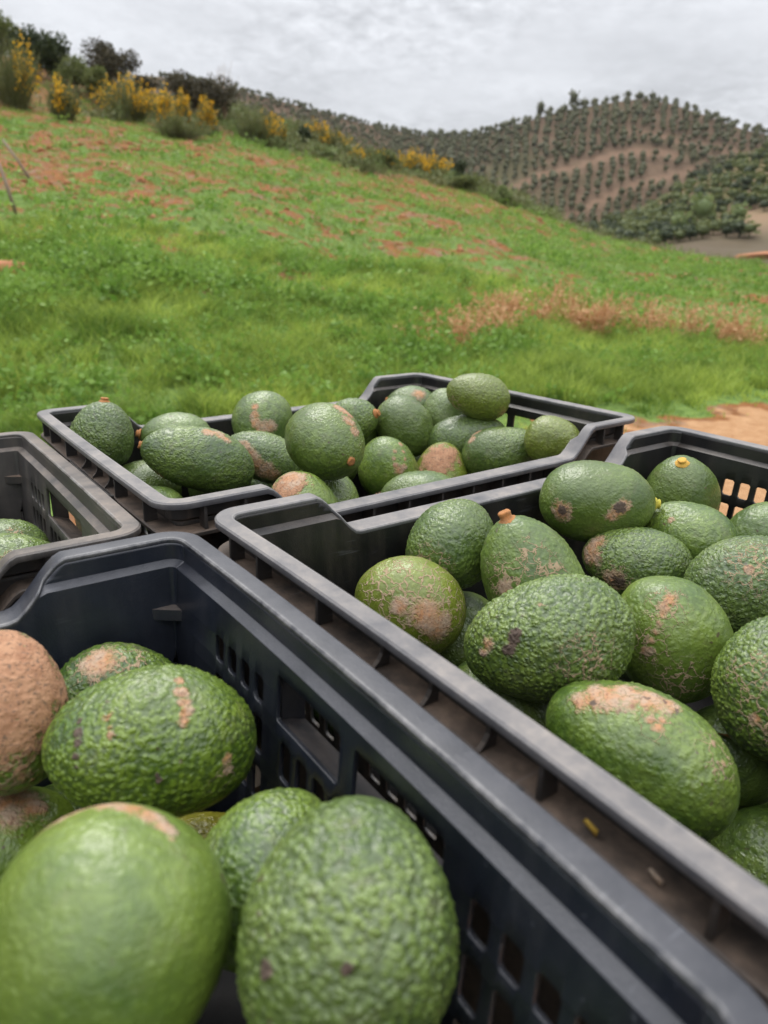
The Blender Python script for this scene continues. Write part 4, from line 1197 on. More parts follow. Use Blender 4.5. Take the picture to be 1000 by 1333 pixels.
def build_trailer():
    t = empty('trailer', (-.13, .42, .0), RAD(36.3)); tag(t, 'low wooden trailer bed carrying the four crates', 'trailer')
    r = random.Random(9)
    for k in range(8):
        y = -.42 + k * .12
        bm = bmesh.new(); bm_box(bm, (-.66, y - .057, .838 + r.uniform(0, .003)), (.66, y + .057, .866)); bm_obj('plank', bm, t, M_WOOD)
    for y in (-.40, .40):
        bm = bmesh.new(); bm_box(bm, (-.64, y - .025, .755), (.64, y + .025, .836)); bm_obj('frame_rail', bm, t, M_STEEL)
    bm = bmesh.new(); bm_box(bm, (-.03, -.46, .27), (.03, .46, .33)); bm_obj('axle', bm, t, M_STEEL)
    for y in (-.40, .40):
        bm = bmesh.new(); bm_box(bm, (-.03, y - .02, .33), (.03, y + .02, .755)); bm_obj('axle_strut', bm, t, M_STEEL)
    for y in (-.50, .50):
        bm = bmesh.new()
        prof = [(.16, -.05), (.27, -.07), (.30, -.05), (.30, .05), (.27, .07), (.16, .05)]
        ring = [[bm.verts.new((rr * math.cos(a), y + yy, .30 + rr * math.sin(a))) for rr, yy in prof] for a in np.linspace(0, 2 * math.pi, 28, endpoint=False)]
        for i in range(28):
            for j in range(6):
                bm.faces.new((ring[i][j], ring[i][(j + 1) % 6], ring[(i + 1) % 28][(j + 1) % 6], ring[(i + 1) % 28][j]))
        bmesh.ops.recalc_face_normals(bm, faces=bm.faces)
        w = bm_obj('wheel', bm, t, M_RUBBER)
        bm = bmesh.new(); bmesh.ops.create_cone(bm, segments=24, radius1=.162, radius2=.162, depth=.06, cap_ends=True)
        bmesh.ops.rotate(bm, verts=bm.verts, matrix=Matrix.Rotation(math.pi / 2, 3, 'X')); bmesh.ops.translate(bm, verts=bm.verts, vec=(0, y, .30))
        bm_obj('rim', bm, w, M_STEEL)
build_trailer()

# ------------------------------------------------------------------ avocados
# key, crate, centre, stem axis, half width, length/width, pear, stem, marks (offset from centre, radius, kind)
AVO = [
 ['B1','B',[0.1723,0.5504,1.0701],[0.988,-0.152,0.014],0.0339,1.36,0.1,'y',[[-0.0324,-0.0219,-0.0009,0.0081,'t'],[-0.0324,-0.0219,-0.0009,0.0044,'d'],[0.0118,-0.033,0.0075,0.0056,'t'],[0.0073,-0.034,0.0034,0.0062,'t'],[0.003,-0.0342,-0.001,0.005,'t'],[0.0083,-0.0337,0.0052,0.005,'d']]],
 ['B2','B',[0.2759,0.6343,1.0486],[-0.245,-0.369,0.897],0.0343,1.2,0.08,'c',[]],
 ['B3','B',[0.2445,0.5374,1.0458],[-0.711,0.685,0.159],0.0287,1.33,0.12,'',[[0.001,-0.0325,-0.0024,0.0031,'d'],[-0.0207,-0.0103,0.0184,0.0031,'t']]],
 ['B4','B',[0.3264,0.5609,1.0354],[0.82,-0.287,0.496],0.0316,1.2,0.1,'',[]],
 ['B5','B',[0.1972,0.5123,1.0323],[-0.951,0.299,0.078],0.029,1.42,0.12,'',[[-0.0382,-0.0007,0.008,0.0102,'t'],[-0.0337,0.0017,0.0167,0.0078,'t'],[-0.0228,-0.0194,-0.0078,0.0089,'t'],[-0.02,-0.0215,-0.0067,0.0053,'d'],[-0.0228,-0.0194,-0.0078,0.0179,'n']]],
 ['B6','B',[0.0496,0.4727,1.0615],[0.487,0.58,0.654],0.0312,1.15,0.06,'',[[-0.0228,-0.025,-0.0073,0.0071,'t'],[-0.011,-0.0312,-0.0095,0.0049,'t'],[-0.01,-0.0314,-0.0099,0.0038,'d'],[-0.0179,-0.0288,-0.0039,0.0175,'n']]],
 ['B7','B',[0.0963,0.4289,1.0593],[-0.429,0.113,0.896],0.0327,1.22,0.18,'o',[[-0.0056,-0.023,0.0262,0.0141,'n'],[-0.0214,-0.025,-0.0007,0.0055,'t'],[-0.0195,-0.0264,0.0042,0.0226,'n'],[0.0075,-0.029,0.0136,0.0151,'n']]],
 ['B8','B',[0.0181,0.4197,1.0384],[-0.941,0.053,0.334],0.0311,1.2,0.06,'',[[0.0039,-0.0253,0.0176,0.0476,'n'],[0.0088,-0.0287,0.0089,0.01,'t'],[0.0162,-0.028,0.0008,0.01,'t'],[-0.0173,-0.0168,0.0235,0.0251,'n'],[-0.0077,-0.0276,0.0133,0.005,'t']]],
 ['B9','B',[0.0951,0.3581,1.0502],[-0.956,0.101,-0.275],0.0341,1.42,0.08,'',[[-0.0256,-0.0232,0.0121,0.0039,'d'],[-0.0278,-0.0244,0.0067,0.0043,'d'],[-0.024,-0.0219,0.0156,0.003,'d'],[-0.0264,-0.0238,0.0101,0.0026,'t'],[-0.038,-0.0158,0.0053,0.0039,'t'],[-0.0398,-0.0157,0.0005,0.0026,'t'],[-0.0105,-0.016,0.0282,0.0039,'n'],[0.0118,-0.0334,0.0065,0.0196,'n']]],
 ['B10','B',[0.1815,0.3978,1.0312],[-0.526,0.178,0.831],0.0349,1.16,0.1,'',[[-0.0117,-0.0159,0.0327,0.0043,'t'],[-0.0149,-0.0182,0.0298,0.0039,'t'],[-0.0171,-0.0208,0.0261,0.0029,'t'],[-0.0191,-0.0231,0.0217,0.0024,'t'],[-0.0212,-0.0247,0.0164,0.0024,'t'],[-0.0229,-0.0254,0.0112,0.0024,'t'],[-0.0239,-0.0257,0.0047,0.0024,'t'],[-0.0259,-0.024,0.0031,0.0029,'t'],[-0.0141,-0.0185,0.0299,0.0145,'n'],[-0.0238,-0.0253,0.0081,0.0145,'n'],[-0.0053,-0.0327,-0.013,0.0193,'n']]],
 ['B11','B',[0.2505,0.4508,1.0431],[0.868,-0.041,0.496],0.034,1.25,0.08,'',[[-0.0075,-0.0221,0.0251,0.0239,'n'],[-0.0122,-0.0225,0.0224,0.0032,'t']]],
 ['B12','B',[0.2158,0.3357,1.0365],[0.136,0.468,0.873],0.0323,1.22,0.08,'',[[-0.0209,-0.0261,-0.0002,0.0208,'n'],[-0.0255,-0.0137,0.0144,0.0167,'n'],[-0.0232,-0.0244,-0.0038,0.0029,'t']]],
 ['B13','B',[0.1274,0.294,1.0213],[-0.784,0.555,0.277],0.0338,1.42,0.1,'',[[-0.0201,0.003,0.0329,0.0099,'t'],[-0.0287,0.004,0.0291,0.0061,'t'],[-0.0094,0.0024,0.0349,0.0099,'t'],[0.0004,-0.0015,0.0343,0.0084,'t'],[0.0091,-0.0035,0.0324,0.0057,'t'],[-0.0253,0.0005,0.0302,0.0023,'d'],[-0.0005,-0.0161,0.0297,0.0095,'n'],[-0.0003,-0.0168,0.0293,0.003,'t'],[-0.0023,-0.0137,0.0309,0.0023,'t'],[0.0028,-0.0136,0.0308,0.0019,'t'],[0.0257,-0.0229,0.0186,0.0133,'n'],[0.0244,-0.0189,0.0217,0.0019,'t'],[0.0264,-0.0253,0.0163,0.0019,'t']]],
 ['B14','B',[0.2236,0.3086,0.9356],[0.875,-0.175,0.451],0.034,1.2,0.08,'',[]],
 ['C1','C',[-0.283,0.699,1.0814],[0.127,0.097,0.987],0.0312,1.12,0.1,'o',[]],
 ['C2','C',[-0.2236,0.7464,1.0663],[-0.948,-0.231,0.217],0.0296,1.3,0.1,'o',[]],
 ['C3','C',[-0.1814,0.6759,1.0648],[-0.918,-0.257,0.302],0.032,1.72,0.14,'o',[[0.0122,-0.0054,0.0291,0.0068,'t'],[0.0209,-0.0027,0.0256,0.0068,'t'],[0.0282,-0.003,0.0212,0.0053,'t'],[-0.0367,-0.017,-0.0127,0.0083,'p']]],
 ['C4','C',[-0.1367,0.7811,1.0778],[-0.038,-0.619,-0.785],0.0333,1.1,0.1,'',[[-0.0034,-0.0235,0.0234,0.0043,'t'],[-0.0027,-0.029,0.0162,0.0051,'t'],[-0.0024,-0.0326,0.0087,0.006,'t'],[0.0041,-0.0339,0.0024,0.0077,'t'],[0.0135,-0.0309,0.0036,0.0068,'t']]],
 ['C5','C',[-0.0544,0.636,1.0944],[0.594,-0.772,-0.226],0.034,1.18,0.06,'o',[[0.0171,-0.0037,0.0293,0.0063,'t'],[0.0232,-0.0147,0.0227,0.0063,'t'],[0.0281,-0.0185,0.0154,0.0056,'t'],[0.0183,-0.0006,0.0288,0.0098,'p']]],
 ['C6','C',[-0.1275,0.7257,1.0556],[-0.932,-0.069,0.355],0.027,1.45,0.14,'o',[[-0.0152,-0.0215,0.0167,0.0056,'t'],[-0.0094,-0.0258,0.0083,0.0073,'t'],[-0.0034,-0.027,-0.001,0.0089,'t'],[0.0054,-0.0252,-0.0094,0.0105,'t'],[0.0127,-0.0226,-0.0133,0.0081,'t']]],
 ['C7','C',[-0.07,0.5842,1.0432],[-0.083,0.153,0.985],0.034,1.1,0.1,'',[[-0.0125,-0.0144,0.0307,0.016,'p'],[-0.0079,-0.0094,0.0346,0.0093,'t']]],
 ['C8','C',[-0.0386,0.8832,1.0515],[-0.653,0.305,0.693],0.031,1.2,0.08,'',[[-0.0058,-0.019,0.0252,0.0155,'p'],[0.0006,-0.0149,0.0283,0.0097,'t']]],
 ['C22','C',[-0.0374,0.8356,1.0733],[0.889,-0.324,0.324],0.0255,1.2,0.08,'o',[]],
 ['C9','C',[0.0244,0.8573,1.0613],[0.645,-0.314,-0.696],0.0328,1.2,0.08,'d',[]],
 ['C10','C',[0.0352,0.9345,1.0671],[-0.937,-0.075,0.342],0.0304,1.15,0.1,'o',[[0.0076,-0.0177,0.0235,0.0081,'t']]],
 ['C11','C',[0.0754,0.8908,1.0685],[-0.19,0.211,0.959],0.0291,1.2,0.08,'',[]],
 ['C12','C',[0.1076,0.8365,1.103],[-0.963,0.162,0.217],0.027,1.4,0.1,'',[[-0.0288,-0.0064,-0.012,0.0198,'n']]],
 ['C13','C',[0.099,0.8397,1.0524],[0.975,-0.065,0.211],0.0286,1.68,0.16,'g',[]],
 ['C14','C',[0.1312,0.7872,1.0485],[0.921,-0.153,0.357],0.0296,1.55,0.12,'o',[[-0.0264,0.0067,0.0184,0.0061,'t'],[-0.0324,-0.0023,0.0134,0.0052,'t']]],
 ['C15','C',[0.1808,0.7495,1.0718],[0.877,-0.463,-0.133],0.0264,1.2,0.1,'y',[]],
 ['C16','C',[0.0658,0.7927,1.0194],[0.01,0.193,0.981],0.0328,1.1,0.22,'',[[-0.0086,-0.0221,0.0241,0.0213,'p'],[0.0061,-0.0181,0.0286,0.0142,'p']]],
 ['C17','C',[0.0035,0.7719,1.0297],[-0.185,0.012,0.983],0.0336,1.15,0.1,'',[[0.007,-0.0223,0.0272,0.0026,'t'],[0.0063,-0.0273,0.0208,0.0026,'t'],[0.008,-0.0301,0.0139,0.0034,'t'],[0.0137,-0.0094,0.0326,0.0034,'t'],[0.0162,-0.0175,0.0261,0.0026,'t'],[0.018,-0.0225,0.0188,0.0026,'t'],[0.0172,-0.0265,0.0122,0.0034,'t'],[0.0123,-0.0302,0.0088,0.0052,'t']]],
 ['C18','C',[0.0361,0.666,1.0268],[-0.991,0.087,0.099],0.034,1.25,0.14,'d',[]],
 ['C19','C',[-0.1219,0.8269,1.0431],[0.48,0.279,0.832],0.0274,1.1,0.08,'',[]],
 ['D1','D',[-0.3177,0.5449,1.0147],[0.847,0.526,0.075],0.0312,1.25,0.1,'',[[0.0194,-0.0055,0.0256,0.0089,'n']]],
 ['D2','D',[-0.2808,0.4886,1.0216],[0.876,0.48,-0.05],0.0323,1.35,0.1,'',[[0.0152,-0.0164,0.0235,0.0052,'t'],[0.0107,-0.0225,0.0207,0.0144,'n']]],
 ['A1','A',[-0.171,0.2737,1.0549],[-0.171,0.499,0.85],0.0288,1.26,0.08,'',[[0.0091,-0.0114,0.0266,0.0382,'p'],[0.0164,0.0009,0.0268,0.0174,'p'],[0.0155,-0.0263,-0.0009,0.033,'n']]],
 ['A2','A',[-0.144,0.3339,1.0256],[0.93,0.364,-0.055],0.0272,1.25,0.1,'',[[0.0001,-0.0116,0.0248,0.0209,'n'],[0.0119,-0.0057,0.0242,0.0168,'n'],[-0.0028,-0.009,0.0259,0.0092,'t']]],
 ['A3','A',[-0.0998,0.263,1.0487],[-0.956,-0.26,0.134],0.033,1.36,0.08,'',[[0.0138,0.0003,0.0306,0.0024,'t'],[0.016,-0.0055,0.0292,0.003,'t'],[0.0182,-0.0095,0.027,0.0027,'t'],[0.0193,-0.0131,0.0247,0.003,'t'],[0.0196,-0.0162,0.0224,0.0024,'t'],[-0.023,-0.0186,0.0251,0.002,'d'],[-0.0222,-0.023,0.0221,0.0024,'d'],[-0.0216,-0.0262,0.0187,0.002,'d'],[-0.021,-0.0289,0.0146,0.002,'d'],[-0.0208,-0.0307,0.0105,0.0017,'d'],[-0.0108,-0.0198,0.0273,0.0024,'t'],[-0.0093,-0.0231,0.025,0.0017,'t'],[-0.008,-0.0256,0.0225,0.002,'t'],[0.0355,-0.0148,0.0035,0.003,'t'],[0.0359,-0.0151,-0.0021,0.0024,'t'],[0.012,-0.0305,0.0044,0.0014,'d'],[0.0115,-0.0302,0.007,0.001,'d'],[0.0339,-0.017,-0.0053,0.0081,'n']]],
 ['A4','A',[-0.1768,0.256,0.9865],[0.772,0.628,0.092],0.0309,1.2,0.08,'',[[0.0083,0.0057,0.0301,0.0134,'t'],[0.0194,0.0066,0.026,0.0064,'t']]],
 ['A5','A',[-0.0807,0.1603,1.0536],[0.005,-0.673,-0.74],0.034,1.14,0.12,'',[[-0.0048,0.0208,0.032,0.0051,'t'],[-0.0122,0.0207,0.0295,0.0051,'t'],[-0.0173,0.0169,0.0285,0.0047,'t'],[0.0032,0.0189,0.0332,0.0051,'t'],[0.0096,0.0174,0.0324,0.0047,'t'],[0.0147,0.0142,0.0313,0.0035,'t'],[-0.0209,0.0134,0.027,0.003,'t'],[0.018,0.01,0.0304,0.0016,'t']]],
 ['A6','A',[-0.0857,0.2684,0.9674],[0.738,0.587,0.333],0.0289,1.1,0.08,'',[]],
 ['A7','A',[-0.0414,0.2105,1.029],[0.512,0.668,0.54],0.0275,1.2,0.1,'',[]],
 ['A8','A',[-0.0081,0.1596,1.0616],[0.092,0.703,0.706],0.0318,1.13,0.06,'',[[-0.0213,-0.0213,0.0111,0.0021,'d'],[0.0008,-0.0264,0.018,0.0018,'d']]],
 ['A9','A',[-0.1692,0.3095,0.9454],[0.87,0.493,0.017],0.0317,1.15,0.08,'',[]],
 ['F1','A',[-0.2173,0.1214,1.0131],[0.964,0.199,-0.174],0.0291,1.26,0.08,'',[]],
 ['F2','A',[-0.1551,0.1532,1.0121],[0.27,0.96,0.076],0.0316,1.26,0.08,'',[]],
 ['F3','A',[-0.2404,0.2366,1.0302],[0.844,0.52,-0.133],0.0303,1.26,0.08,'',[]],
 ['F4','A',[-0.043,0.0971,1.0187],[-0.324,-0.942,0.093],0.031,1.26,0.08,'',[]],
 ['F5','A',[-0.1187,0.0951,1.03],[0.938,0.334,-0.092],0.032,1.26,0.08,'',[]],
 ['F6','A',[-0.188,0.063,1.0284],[0.479,0.878,0.006],0.0328,1.26,0.08,'',[]],
 ['F7','A',[-0.2464,0.1716,1.0098],[0.852,0.517,-0.089],0.0299,1.26,0.08,'',[]],
 ['F8','A',[0.0061,0.1382,1.0016],[0.559,-0.829,-0.004],0.0304,1.26,0.08,'',[]],
 ['F9','A',[-0.1092,0.203,0.9842],[0.861,0.504,-0.066],0.0297,1.26,0.08,'',[]],
 ['F10','A',[-0.1069,0.0545,0.9829],[0.98,0.193,-0.045],0.0295,1.26,0.08,'',[]],
 ['F11','A',[-0.1667,0.0172,0.9835],[0.901,-0.396,0.174],0.0306,1.26,0.08,'',[]],
 ['F12','A',[-0.2822,0.2228,0.9835],[0.554,0.812,-0.186],0.03,1.26,0.08,'',[]],
 ['F13','A',[-0.2146,0.0806,0.9673],[0.767,0.64,0.048],0.0299,1.26,0.08,'',[]],
 ['F14','A',[-0.1514,0.1278,0.9537],[0.962,0.268,-0.053],0.0309,1.26,0.08,'',[]],
 ['F15','A',[-0.0649,0.1514,0.9594],[-0.918,0.396,-0.039],0.0324,1.26,0.08,'',[]],
 ['F16','A',[-0.2433,0.1468,0.9529],[-0.852,-0.5,0.152],0.0321,1.26,0.08,'',[]],
 ['F17','B',[0.3639,0.4378,1.0293],[0.269,0.958,0.095],0.0323,1.26,0.08,'',[]],
 ['F18','B',[0.2839,0.3927,1.019],[-0.102,0.983,0.153],0.0306,1.26,0.08,'',[]],
 ['F23','B',[0.2827,0.5152,1.0162],[-0.641,0.749,-0.167],0.0297,1.26,0.08,'',[]],
 ['F24','B',[0.0573,0.4666,0.9911],[0.329,0.939,0.101],0.0322,1.26,0.08,'',[]],
 ['F25','B',[0.0795,0.3763,0.9916],[0.907,-0.363,-0.215],0.0319,1.26,0.08,'',[]],
 ['F26','B',[0.3361,0.5014,0.9836],[0.728,0.67,0.147],0.0296,1.26,0.08,'',[]],
 ['F27','B',[-0.0197,0.3963,0.9913],[0.695,-0.719,0.013],0.0298,1.26,0.08,'',[]],
 ['F28','B',[0.198,0.5165,0.9654],[-0.256,0.962,0.098],0.0313,1.26,0.08,'',[]],
 ['F29','B',[0.317,0.5749,0.9658],[-0.997,-0.029,-0.069],0.0313,1.26,0.08,'',[]],
 ['F30','B',[0.2135,0.3643,0.9687],[-0.959,-0.237,-0.155],0.0303,1.26,0.08,'',[]],
 ['F31','B',[0.1394,0.4509,0.9559],[-0.664,0.748,0.005],0.0305,1.26,0.08,'',[]],
 ['F32','B',[0.3175,0.3982,0.9704],[-0.602,0.789,-0.121],0.032,1.26,0.08,'',[]],
 ['F33','C',[-0.1363,0.5601,1.0298],[-0.84,-0.516,-0.17],0.0313,1.26,0.08,'',[]],
 ['F36','C',[-0.2142,0.6254,1.0223],[-0.233,-0.966,0.11],0.0294,1.26,0.08,'',[]],
 ['F37','C',[-0.177,0.7316,1.0218],[-0.526,-0.843,-0.112],0.0297,1.26,0.08,'',[]],
 ['F38','C',[-0.0594,0.6694,1.0274],[-0.545,0.838,-0.027],0.0317,1.26,0.08,'',[]],
 ['F40','C',[-0.0667,0.8346,1.0204],[-0.884,0.468,0.019],0.0302,1.26,0.08,'',[]],
 ['F41','C',[-0.0711,0.7483,1.0248],[-0.21,-0.978,-0.003],0.03,1.26,0.08,'',[]],
 ['F42','C',[-0.2506,0.7003,1.0215],[-0.873,-0.481,-0.086],0.0327,1.26,0.08,'',[]],
 ['F43','C',[0.013,0.8379,0.9969],[0.987,0.073,0.144],0.0295,1.26,0.08,'',[]],
 ['F44','C',[0.0613,0.8896,0.9987],[-0.068,-0.998,-0.003],0.0294,1.26,0.08,'',[]],
 ['F45','C',[0.1548,0.7272,1.0003],[0.961,0.219,-0.172],0.0325,1.26,0.08,'',[]],
 ['F46','C',[-0.1346,0.7924,0.9961],[0.802,-0.574,0.168],0.0294,1.26,0.08,'',[]],
 ['F47','C',[-0.1326,0.6444,0.9576],[0.987,0.076,0.142],0.0312,1.26,0.08,'',[]],
 ['F48','C',[0.1038,0.7836,0.9686],[-0.208,-0.974,-0.089],0.0327,1.26,0.08,'',[]],
 ['F49','D',[-0.5358,0.2205,1.028],[0.913,0.396,-0.093],0.0304,1.26,0.08,'',[]],
 ['F50','D',[-0.5518,0.3625,1.0198],[-0.962,-0.252,-0.101],0.0319,1.26,0.08,'',[]],
 ['F51','D',[-0.6363,0.362,1.005],[0.07,0.994,-0.085],0.0299,1.26,0.08,'',[]],
 ['F52','D',[-0.5031,0.3222,1.0037],[-0.819,-0.561,-0.125],0.0315,1.26,0.08,'',[]],
 ['F53','D',[-0.5836,0.4186,1.0153],[0.988,0.098,-0.119],0.0321,1.26,0.08,'',[]],
 ['F54','D',[-0.3495,0.4458,1.0194],[-0.98,0.165,-0.113],0.0308,1.26,0.08,'',[]],
 ['F55','D',[-0.3885,0.6074,1.0121],[-0.183,-0.976,0.115],0.0309,1.26,0.08,'',[]],
 ['F56','D',[-0.5072,0.5097,1.0015],[0.844,-0.537,-0.004],0.0305,1.26,0.08,'',[]],
 ['F57','D',[-0.3243,0.3799,1.0066],[0.99,-0.051,-0.131],0.033,1.26,0.08,'',[]],
 ['F59','D',[-0.4355,0.3455,1.0213],[-0.444,-0.891,-0.1],0.0304,1.26,0.08,'',[]],
 ['F60','D',[-0.4867,0.4394,1.0175],[0.056,-0.996,0.068],0.0306,1.26,0.08,'',[]],
 ['F61','D',[-0.4151,0.4859,1.0183],[-0.989,0.1,0.11],0.0294,1.26,0.08,'',[]],
 ['F62','D',[-0.4526,0.2722,1.0253],[0.945,-0.328,0.005],0.0304,1.26,0.08,'',[]],
 ['F70','B',[0.2513,0.3837,0.9084],[0.916,0.387,0.1],0.031,1.25,0.08,'',[]],
 ['F71','B',[0.2179,0.3875,0.9344],[-0.322,0.942,0.1],0.031,1.25,0.08,'',[]],
 ['F81','C',[-0.217,0.6281,1.018],[-0.465,0.876,0.051],0.031,1.25,0.08,'',[]],
 ['F82','C',[-0.1573,0.5479,1.0031],[-0.465,0.876,0.051],0.031,1.25,0.08,'',[]],
]

LABELS = {
 'B1': 'glossy avocado with two orange-brown scabs, highest in the right crate',
 'B2': 'avocado with a flat cut orange stem on top, far corner of the right crate',
 'B3': 'plain green avocado in front of the one with the cut orange stem',
 'B4': 'green avocado at the right edge of the photo in front of the slotted wall',
 'B5': 'avocado with tan left end and a red-brown scab, in the middle of the right crate',
 'B6': 'roundish avocado with a brown underside scar in front of the dipped crate wall',
 'B7': 'pear-shaped avocado pointing up with a stubby stem, fine corky lines below it',
 'B8': 'avocado covered in tan russet net, leftmost in the right crate',
 'B9': 'large bumpy avocado with small purple-brown scabs at its left, in the right crate',
 'B10': 'upright avocado with a pale corky line running down it, right of the large bumpy one',
 'B11': 'grey-green pebbled avocado with faint russet at the right edge of the photo',
 'B12': 'avocado with corky net lines, cut off by the right edge of the photo',
 'B13': 'avocado with a tan patch on top, nearest in the right crate',
 'B14': 'green avocado low in the bottom right corner of the right crate, below the brown leaf',
 'C1': 'dark pebbled avocado standing stem-up in the left corner of the far crate',
 'C2': 'smooth avocado behind the big long one at the left of the far crate',
 'C3': 'long large avocado with stem at its left, front left of the far crate',
 'C4': 'avocado with an L-shaped orange scar at the back of the far crate',
 'C5': 'avocado showing its round brown stem scar to the viewer, on top of the far crate',
 'C6': 'avocado with a diagonal tan band, beside the long large one in the far crate',
 'C7': 'avocado with a pinkish-tan top, peeking over the front rim of the far crate',
 'C8': 'avocado with a tan cap, directly behind the one showing its stem scar',
 'C22': 'small avocado with an orange stem, against the back wall of the far crate',
 'C9': 'round green avocado with a dark stem pointing down, middle of the far crate',
 'C10': 'avocado with two orange spots, under the back corner of the far crate',
 'C11': 'grey-green avocado half hidden below the topmost one in the far crate',
 'C12': 'yellowish-green avocado perched highest in the far crate above its back rim',
 'C13': 'long avocado with a green stem, lying under the topmost one in the far crate',
 'C14': 'long avocado with tan upper edge leaning on the front rim of the far crate',
 'C15': 'avocado with a bright yellow stem, rightmost in the far crate',
 'C16': 'pinkish-tan pear-shaped avocado between two long ones in the far crate',
 'C17': 'glossy avocado with a pair of thin orange scar lines, front middle of the far crate',
 'C18': 'long pale avocado with a dark stem, lowest along the front rim of the far crate',
 'C19': 'small grey-green avocado tucked behind the diagonal-banded one in the far crate',
 'D1': 'upper of two avocados in the worn left crate',
 'D2': 'lower, russet-speckled one of two avocados in the worn left crate',
 'A1': 'wholly brown russeted avocado at the left edge of the nearest crate',
 'A2': 'tan-crusted avocado behind the glossy one, by the back wall of the nearest crate',
 'A3': 'glossy bright green avocado with an orange scar line, in the nearest crate',
 'A4': 'green avocado with tan rim at the left edge below the brown one',
 'A5': 'largest-looking avocado, smooth with a pale tan top, at the bottom left of the photo',
 'A6': 'yellowish avocado glimpsed deep between the glossy one and the front pair',
 'A7': 'green avocado behind the pebbled one, touching the slotted wall of the nearest crate',
 'A8': 'pebbled grey-green avocado at the bottom middle, beside the slotted wall',
 'A9': 'shaded dark avocado down in the gap under the brown and glossy ones'}
LOOK = {  # bloom (waxy grey), warm (yellow-green), pebble height
 'A1': (.2, .4, .55), 'A2': (.2, .5, .9), 'A3': (.12, .85, .75), 'A4': (.1, .9, .4), 'A5': (.42, .8, .22), 'A6': (.1, 1.3, .8), 'A7': (.3, .7, .7), 'A8': (.5, .4, 1.15),
 'B1': (.25, .35, .35), 'B2': (.45, .25, .4), 'B3': (.3, .6, .45), 'B4': (.45, .2, .4), 'B5': (.5, .4, .9), 'B6': (.35, .3, .7), 'B7': (.3, .4, .4), 'B8': (.3, .9, .3), 'B9': (.35, .5, 1.15),
 'B10': (.3, .65, .3), 'B11': (.6, .25, 1.1), 'B12': (.3, .55, .8), 'B13': (.3, .7, .42), 'B14': (.4, .5, .6),
 'C1': (.45, .1, 1.1), 'C2': (.55, .2, .4), 'C3': (.45, .25, .9), 'C4': (.4, .25, .5), 'C5': (.4, .5, .5), 'C6': (.6, .2, .9), 'C7': (.3, .7, .4), 'C8': (.4, .4, .5), 'C9': (.5, .3, .6), 'C11': (.75, .05, .5),
 'C12': (.3, .75, .7), 'C13': (.6, .05, .8), 'C14': (.4, .3, .7), 'C15': (.4, .6, .5), 'C16': (.3, .9, .3), 'C17': (.2, .6, .4), 'C18': (.5, .4, .5), 'C19': (.7, .1, .6)}

def avocado_mesh(key, b, asp, pear, marks, seed, res, pebble):
    nu, nv = res
    a = b * asp
    th = np.linspace(0, math.pi, nv + 1)[1:-1]
    ph = np.linspace(0, 2 * math.pi, nu, endpoint=False)
    T, Ph = np.meshgrid(th, ph, indexing='ij')
    def pts(T, Ph):
        r = b * np.sin(T) * (1 - pear * np.cos(T)) / (1 + .35 * pear * pear)
        return np.column_stack([(r * np.cos(Ph)).ravel(), (r * np.sin(Ph)).ravel(), (a * np.cos(T)).ravel()])
    P = np.vstack([pts(T, Ph), [[0, 0, a]], [[0, 0, -a]]])
    ideal = P.copy()
    nrm = P / np.array([b * b, b * b, a * a]); nrm /= np.linalg.norm(nrm, axis=1)[:, None]
    so = seed * 3.37
    big = (fbm(P * 24 + so, seed, 2) - .5) * .20 * b + .05 * b * np.sin(seed * 1.7) * (P[:, 2] / a) ** 2 * np.sign(P[:, 0])* np.abs(P[:, 0] / b)
    cs = .0027 if pebble > .6 else .0036
    Q = P / cs * np.array([1, 1, 1.25]) + so + (np.column_stack([vnoise(P * 300, 1), vnoise(P * 300, 2), vnoise(P * 300, 3)]) - .5) * .9
    d1, ident = worley(Q, seed)
    h = 1 - np.clip(d1 / .72, 0, 1); h = h * h * (3 - 2 * h)
    vary = np.clip(-.25 + 2.5 * fbm(P * 42 + so, seed + 9, 2), .12, 1.7)
    mid = fbm(P * 190 * np.array([1, 1, 1.3]) + so, seed + 5, 2) - .5
    amp = .00095 * pebble
    pole = np.clip((1 - np.abs(P[:, 2]) / a) * 9, .15, 1)
    P = P + nrm * (big + (amp * (h - .35) * vary * (.6 + .7 * ident) + mid * .0009 * (.35 + .65 * pebble)) * pole)[:, None]
    fields = {k: np.full(len(P), -1.0) for k in ('tan', 'dark', 'net', 'pink')}
    for (mx, my, mz, r, kind) in marks:
        f = 1 - np.linalg.norm(ideal - np.array([mx, my, mz]), axis=1) / (r * 1.25)
        k = {'t': 'tan', 'd': 'dark', 'n': 'net', 'p': 'pink'}[kind]
        fields[k] = np.maximum(fields[k], np.clip(f, -1, 1))
    fields['bump'] = h
    nr = nv - 1
    I = np.arange(nr * nu).reshape(nr, nu)
    J = np.roll(I, -1, 1)
    quads = np.stack([I[:-1], I[1:], J[1:], J[:-1]], -1).reshape(-1, 4)
    top = np.column_stack([np.full(nu, nr * nu), I[0], J[0]]); bot = np.column_stack([np.full(nu, nr * nu + 1), J[-1], I[-1]])
    me = mesh_np('avocado', P, [quads, top, bot], fields, smooth=True)
    me.materials.append(M_AVO)
    return me

